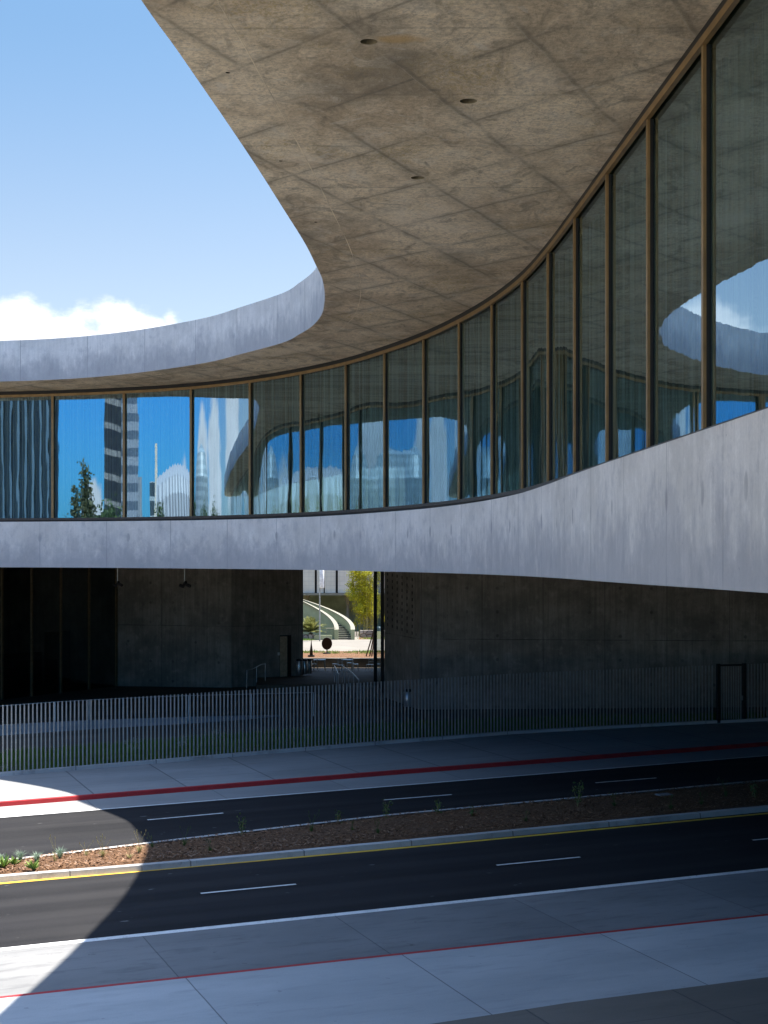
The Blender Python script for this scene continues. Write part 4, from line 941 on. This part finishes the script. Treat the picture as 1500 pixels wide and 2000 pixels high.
# ================================================================== MEDIAN PLANTS
def med(px, py): return G(px, py, KH + .03)
def blade_tuft(name, p, n, h, spread, mat, label, cat, group=None, wd_=.012, curve=.5, parent=None):
    m = MB()
    for i in range(n):
        a = RNG.uniform(0, 6.283); L = h * RNG.uniform(.6, 1.1); out = spread * RNG.uniform(.2, 1.); d = Vector((math.cos(a), math.sin(a), 0)); sd = Vector((-d.y, d.x, 0)) * wd_
        b = d * RNG.uniform(0, spread * .15); mid = b + d * out * .4 + Vector((0, 0, L * .65)); tip = b + d * out + Vector((0, 0, L * (1 - curve * RNG.random() * .5)))
        m.add([b - sd, b + sd, mid + sd * .7, mid - sd * .7, tip], [(0, 1, 2, 3), (3, 2, 4)])
    o = m.build(name, mat, parent)
    if parent is None: o.location = p; tag(o, label, cat, group)
    return o
for px, py, lab, s_ in ((8, 1695, 'bright green rosette succulent at the far left end of the sunlit mulch', 1.15), (28, 1689, 'smaller green rosette succulent just right of the leftmost one', .8), (66, 1698, 'bright green rosette succulent near the kerb, rightmost of the three', 1.0)):
    p = med(px, py); m = MB()
    for i in range(22):
        a = RNG.uniform(0, 6.283); el = RNG.uniform(.25, 1.3); L = .30 * s_ * RNG.uniform(.8, 1.15); d = Vector((math.cos(a) * math.cos(el), math.sin(a) * math.cos(el), math.sin(el))); sd = Vector((-math.sin(a), math.cos(a), 0)) * .035 * s_; up = Vector((0, 0, .018))
        mid = d * L * .55; tip = d * L + Vector((0, 0, .02)); m.add([-sd * .5, sd * .5, mid + sd + up, mid - sd + up, tip, mid - up], [(0, 1, 2, 3), (3, 2, 4), (0, 5, 1), (1, 5, 2), (0, 3, 5), (3, 4, 5), (2, 5, 4)])
    o = m.build('succulent', M_AGAVE); o.location = p; tag(o, lab, 'succulent')
for px, py, h, n, lab in ((40, 1680, .30, 90, 'pale blue-green fescue tuft behind the small succulent, leftmost tuft'), (72, 1684, .32, 110, 'wide pale blue-green fescue tuft behind the rightmost succulent'), (117, 1677, .34, 110, 'blue-green fescue tuft with tall stalks on the sunlit mulch'), (2, 1683, .25, 70, 'pale fescue tuft cut by the left picture edge')):
    blade_tuft('fescue_tuft', med(px, py), n, h, .26, M_FESC, lab, 'grass tuft', wd_=.006)
STEMS = [(108, 1683, .75, 5, 'sun', 'tall dry grass stalks standing beside the blue fescue tuft'), (168, 1672, .45, 5, 'sun', 'sparse dry grass clump between the fescue and the shadow edge'), (201, 1674, .55, 14, 'sun', 'yellow-green grass clump in the middle of the sunlit mulch'),
         (253, 1676, .3, 7, 'sun', 'small thin grass clump near the shadow edge'), (272, 1667, .62, 12, 'sun', 'tall seeding grass clump at the edge of the shadow'),
         (297, 1655, .35, 6, 'sh', 'dark grass clump just inside the shadow'), (360, 1653, .55, 7, 'sh', 'wispy plant leaning beside the first dark mulch'), (472, 1631, .5, 9, 'wd', 'leafy green sapling by the far kerb below the second lane dash'), (410, 1662, .3, 8, 'sh', 'low dark plant near the kerb left of the sapling'),
         (608, 1625, .6, 8, 'sh', 'wispy dark grass clump at mid median'), (660, 1606, .3, 8, 'wd', 'small sapling against the far kerb at mid median'), (688, 1622, .3, 7, 'sh', 'low grass clump left of the median midpoint'), (738, 1628, .4, 9, 'sh', 'low dark grass clump at the median midpoint'), (753, 1598, .5, 12, 'wd', 'bushy green sapling rising over the far kerb'),
         (856, 1588, .42, 9, 'wd', 'small leafy sapling close to the far kerb right of centre'), (923, 1594, .3, 8, 'wd', 'low round weed in the shaded mulch right of centre'), (1027, 1604, .3, 8, 'sh', 'low weed in the shaded mulch under the second near dash'), (1128, 1576, .85, 16, 'wd', 'tall leafy sapling, biggest plant in the shaded median'),
         (1200, 1575, .4, 10, 'sh', 'fine grassy plant left of the pale utility cover'), (1310, 1580, .4, 10, 'sh', 'fine grassy plant right of the pale utility cover'), (1370, 1572, .4, 12, 'sh', 'spreading grass clump toward the right end of the median'), (1418, 1556, .6, 9, 'sh', 'tall thin stalks second from the right on the median'), (1475, 1560, .5, 10, 'wd', 'leafy plant at the right picture edge of the median')]
for px, py, h, n, kind, lab in STEMS:
    p = med(px, py)
    if kind == 'wd':
        r = thing('sapling', p, lab, 'plant'); m = MB(); cs = []
        for i in range(4):
            a = RNG.uniform(0, 6.283); tp_ = Vector((math.cos(a) * .22 * h, math.sin(a) * .22 * h, h * RNG.uniform(.7, 1.05))); m.tube([(0, 0, 0), tuple(tp_ * .5 + Vector((0, 0, .04))), tuple(tp_)], .007, 5, .003); cs += [tuple(tp_ * f_) for f_ in (.35, .55, .75, .95)]
        m.build('stem', M_CANE, r); leaf_cards(int(60 * h / .5), cs, .06, .05, M_WEED, 'leaves', r, 1.9, .1)
    else:
        r = thing('grass_clump', p, lab, 'grass clump'); blade_tuft('blades', None, n * 4, h * .42, .2, M_WEED if kind == 'sh' else M_STALK, None, None, wd_=.008, parent=r)
        m = MB()
        for i in range(n // 2 + 1):
            a = RNG.uniform(0, 6.283); o_ = h * RNG.uniform(.1, .5); tp_ = Vector((math.cos(a) * o_, math.sin(a) * o_ * .5, h * RNG.uniform(.75, 1.1))); m.tube([(0, 0, 0), tuple(Vector((tp_.x * .3, tp_.y * .3, tp_.z * .6))), tuple(tp_)], .004, 4, .003)
            m.lathe(tuple(tp_ - Vector((0, 0, .02))), [(.003, 0), (.010, .02), (.008, .05), (.002, .075)], 5)
        m.build('seed_stalks', M_STALK if kind == 'sun' else M_WEED, r)
# mulch chips as a real layer
N = 16000; a = RNG.uniform(-18, 36, N); f_ = RNG.random(N); w0 = np.interp(a, *LN['mednear']) + .45; w1 = np.interp(a, *LN['medfar']) - .25; wv = w0 + (w1 - w0) * f_
X = a * UX - wv * UY; Y = a * UY + wv * UX; Z = .02 * (X * UX + (Y - 45) * UY) + KH + .035 + RNG.uniform(0, .03, N)
an = RNG.uniform(0, 6.283, N); L = RNG.uniform(.02, .06, N); wd_ = RNG.uniform(.008, .02, N); tl = RNG.uniform(-.02, .02, N)
d1_ = np.c_[np.cos(an) * L, np.sin(an) * L, tl]; d2_ = np.c_[-np.sin(an) * wd_, np.cos(an) * wd_, RNG.uniform(-.008, .008, N)]; c_ = np.c_[X, Y, Z]
V = np.stack([c_ - d1_ - d2_, c_ + d1_ - d2_, c_ + d1_ + d2_, c_ - d1_ + d2_], 1); me = bpy.data.meshes.new('mulch_chips'); me.from_pydata(V.reshape(-1, 3).tolist(), [], np.arange(N * 4).reshape(-1, 4).tolist())
tag(link('mulch_chips', me, leaf('bark_chip', (.06, .03, .016), (.35, .19, .10), .0)), 'loose bark chips scattered over the median', 'bark chips', kind='stuff')
# utility cover in the median
p = med(1297, 1554); uc = MB(); uc.box((0, 0, .02), (.52, .34, .05)); uc.box((0, 0, .05), (.46, .28, .015)); o = uc.build('utility_cover', plain('grey_lid', (.20, .21, .22), .7)); o.location = p; o.rotation_euler = (.06, 0, R(24)); tag(o, 'pale flat utility box lid lying in the shaded mulch', 'utility box')
# silvery shrubs in the grass strip
for px, py, lab in ((264, 1466, 'silvery shrub in the fence grass, leftmost of the three'), (354, 1462, 'silvery shrub in the fence grass, between the two others'), (420, 1452, 'larger silvery shrub in the fence grass at the right of the three')):
    q = G(px, py, KH); r = thing('silver_shrub', q, lab, 'shrub'); cs = [(RNG.normal(0, .15), RNG.normal(0, .15), RNG.uniform(.05, .6)) for _ in range(12)]
    m = MB(); [m.tube([(0, 0, 0), c], .006, 4) for c in cs]; m.build('stem', M_CANE, r); leaf_cards(130, cs, .06, .045, M_SAGE, 'leaves', r, 2., .0)

# ================================================================== THE CITY IN THE REFLECTIONS
def tree(name, x, y, h, rw, label, n=2600, conic=False, trunk=.25, mat=None):
    n = int(n * 1.8)
    r = thing(name, (x, y, gz(x, y)), label, 'tree'); MB().tube([(0, 0, 0), (.1, 0, h * .3), (0, .1, h * .75)], .22 * h / 10, 8, .05).build('trunk', M_BARK, r); cs = []
    for i in range(60):
        f_ = RNG.random(); z = h * (trunk + (1 - trunk) * f_); rr = rw * ((1 - f_) ** .6 if conic else math.sin(math.pi * min(1, .15 + .85 * f_)) ** .6); a = RNG.uniform(0, 6.283); q = rr * math.sqrt(RNG.random()); cs.append((q * math.cos(a), q * math.sin(a), z))
    leaf_cards(n, cs, (rw * .14, rw * .14, h * .05), h * .017, mat or M_LEAF, 'crown', r, 1.8, .3); return r
r = thing('poplar_tree', (-53.6, 30.6, gz(-53.6, 30.6)), 'tall wispy multi-stemmed tree mirrored in the second pane from the left', 'tree'); cs = []; m = MB()
for k in range(9):
    a = RNG.uniform(0, 6.283); q = 2.3 * math.sqrt(RNG.random()) if k else .2; h_ = 17.8 - 2.4 * q + RNG.uniform(-1, .4); bx, by = q * math.cos(a), q * math.sin(a); m.tube([(bx * .2, by * .2, 0), (bx * .8, by * .8, h_ * .5), (bx, by, h_)], .12, 5, .02)
    for f_ in np.linspace(.1, 1, 22): w_ = .55 * (1 - f_) + .06; cs += [(bx * min(1, .3 + f_) + RNG.normal(0, w_), by * min(1, .3 + f_) + RNG.normal(0, w_), h_ * f_)]
m.build('trunk', M_BARK, r); leaf_cards(8000, cs, (.25, .25, .4), .19, leaf('poplar_leaf', (.05, .06, .02), (.15, .15, .06)), 'crown', r, 2.4, .5)
for x, y, h, w_, lab in ((-62, 39, 13.4, 3.4, 'rounded tree mirrored beside the ribbed hall, left of it'), (-74, 50, 13.8, 3.8, 'rounded tree mirrored in front of the ribbed hall'), (-86, 53.5, 14.6, 4.2, 'rounded tree mirrored low in the fourth pane'), (-40, 46, 12.3, 2.6, 'small rounded tree mirrored at the foot of the third pane'), (-52, -1, 13, 3.5, 'rounded tree mirrored at the foot of the finned block'), (-100, 58, 14.6, 4, 'rounded tree mirrored under the curved roof tip')):
    tree('broadleaf_tree', x, y, h, w_, lab)
def bands(name, c0, c1, per, duty, vert=0., slant=0., rough=.4):
    m, t = material(name); x, y, z = t.xyz(t.coord('Object')); f = t.math('FRACT', t.math('MULTIPLY', t.math('ADD', z, t.math('MULTIPLY', t.math('ADD', x, y), slant)), 1 / per)); k = t.step(f, duty - .03, duty + .03, 1, 0)
    if vert: k = t.math('MULTIPLY', k, t.step(t.math('FRACT', t.math('MULTIPLY', t.math('ADD', x, y), 1 / vert)), .25, .35))
    t.out(t.bsdf(t.mix(k, c0, c1), rough)); return m
def bldg(name, x, y, rz, label, parts):
    r = thing(name, (x, y, gz(x, y)), label, 'building', rz=rz)
    for nm, mbx, mat in parts: mbx.build(nm, mat, r)
    return r
az = lambda d_: R(d_)
bldg('office_tower', -223, -84, R(35.5), 'tall dark office tower with white window bands, mirrored across the second and third panes', [
    ('tower_slab', MB().box((0, -5.0, 32), (22, 16., 64)), bands('dark_tower_front', (.010, .014, .024), (.22, .22, .225), 5.2, .24, 1.5, .06)),
    ('side_wing', MB().box((1, 8.0, 21.5), (22, 9.8, 43)), bands('light_banded_side', (.07, .10, .145), (.20, .235, .29), 3.6, .5)),
    ('low_wing', MB().box((3, 14.2, 13), (18, 2.4, 27)), plain('grey_wing', (.18, .21, .25), .6))])
bldg('finned_block', -84.5, -17.4, R(51.5), 'dark block with tall vertical fins mirrored in the leftmost pane', [
    ('block', MB().box((0, 0, 20), (12, 15.4, 40)), plain('navy_cladding', (.018, .035, .055), .35))] + [
    ('fin', MB().box((6.4, -6.8 + i * 1.7, 20), (.9, .45, 40)), plain('steel_blue_fin', (.11, .18, .24), .4)) for i in range(9)])
bldg('slim_tower', -202, -41, R(29), 'slim tower with pale cap mirrored in the third pane', [
    ('shaft', MB().box((0, -1.4, 12), (6, 4, 24)), bands('glass_shaft', (.03, .05, .07), (.28, .34, .38), 3.4, .25)), ('stair_core', MB().box((0, 2., 15.5), (6, 2.6, 31)), plain('beige_core', (.50, .46, .40), .8))])
m = MB(); prof = [(6.5, 0), (6.8, 4), (7.0, 8), (6.8, 12), (6.2, 15), (5, 18), (3, 20.2), (0, 21.4), (-4, 22), (-9, 22)]; ny = 160; vs = []
for k in range(ny + 1):
    y = -16.5 + 33 * k / ny; sc_k = abs(math.sin(math.pi * y / 2.6)); hs_ = .90 + .10 * math.cos(y / 16.5 * 1.3) 
    for q, (px_, pz_) in enumerate(prof): vs.append((px_ - 1.3 * (1 - sc_k) ** 1.5 * min(1, q / 2 + .3), y + .8 * math.sin(q * .7), pz_ * hs_ * (1 + .02 * (1 - sc_k))))
nq = len(prof); m.add(vs, [(k * nq + q, (k + 1) * nq + q, (k + 1) * nq + q + 1, k * nq + q + 1) for k in range(ny) for q in range(nq - 1)])
rib = bldg('ribbed_hall', -131, 20, R(20), 'hall wrapped in curved silver ribs mirrored in the third pane', [('ribbed_shell', m, plain('silver_rib', (.30, .31, .33), .55, .1)), ('hall', MB().box((-7, 0, 8.5), (16, 31, 17)), plain('dark_hall', (.14, .15, .17), .6))])
dome = bldg('rounded_hall', -136, 43.7, R(10), 'rounded mesh-clad hall mirrored in the fourth pane', [('shell', MB().lathe((0, 0, 0), [(7, 0), (7.2, 8), (7.0, 15), (6.2, 20), (4.4, 23), (.3, 24.4)], 28), bands('mesh_shell', (.20, .25, .27), (.30, .36, .38), 1.1, .5, 1.3)), ('canopy', MB().lathe((0, 0, 2.4), [(9.4, 0), (9.6, .3), (8., .6)], 28), plain('white_canopy', (.7, .7, .7), .5))])
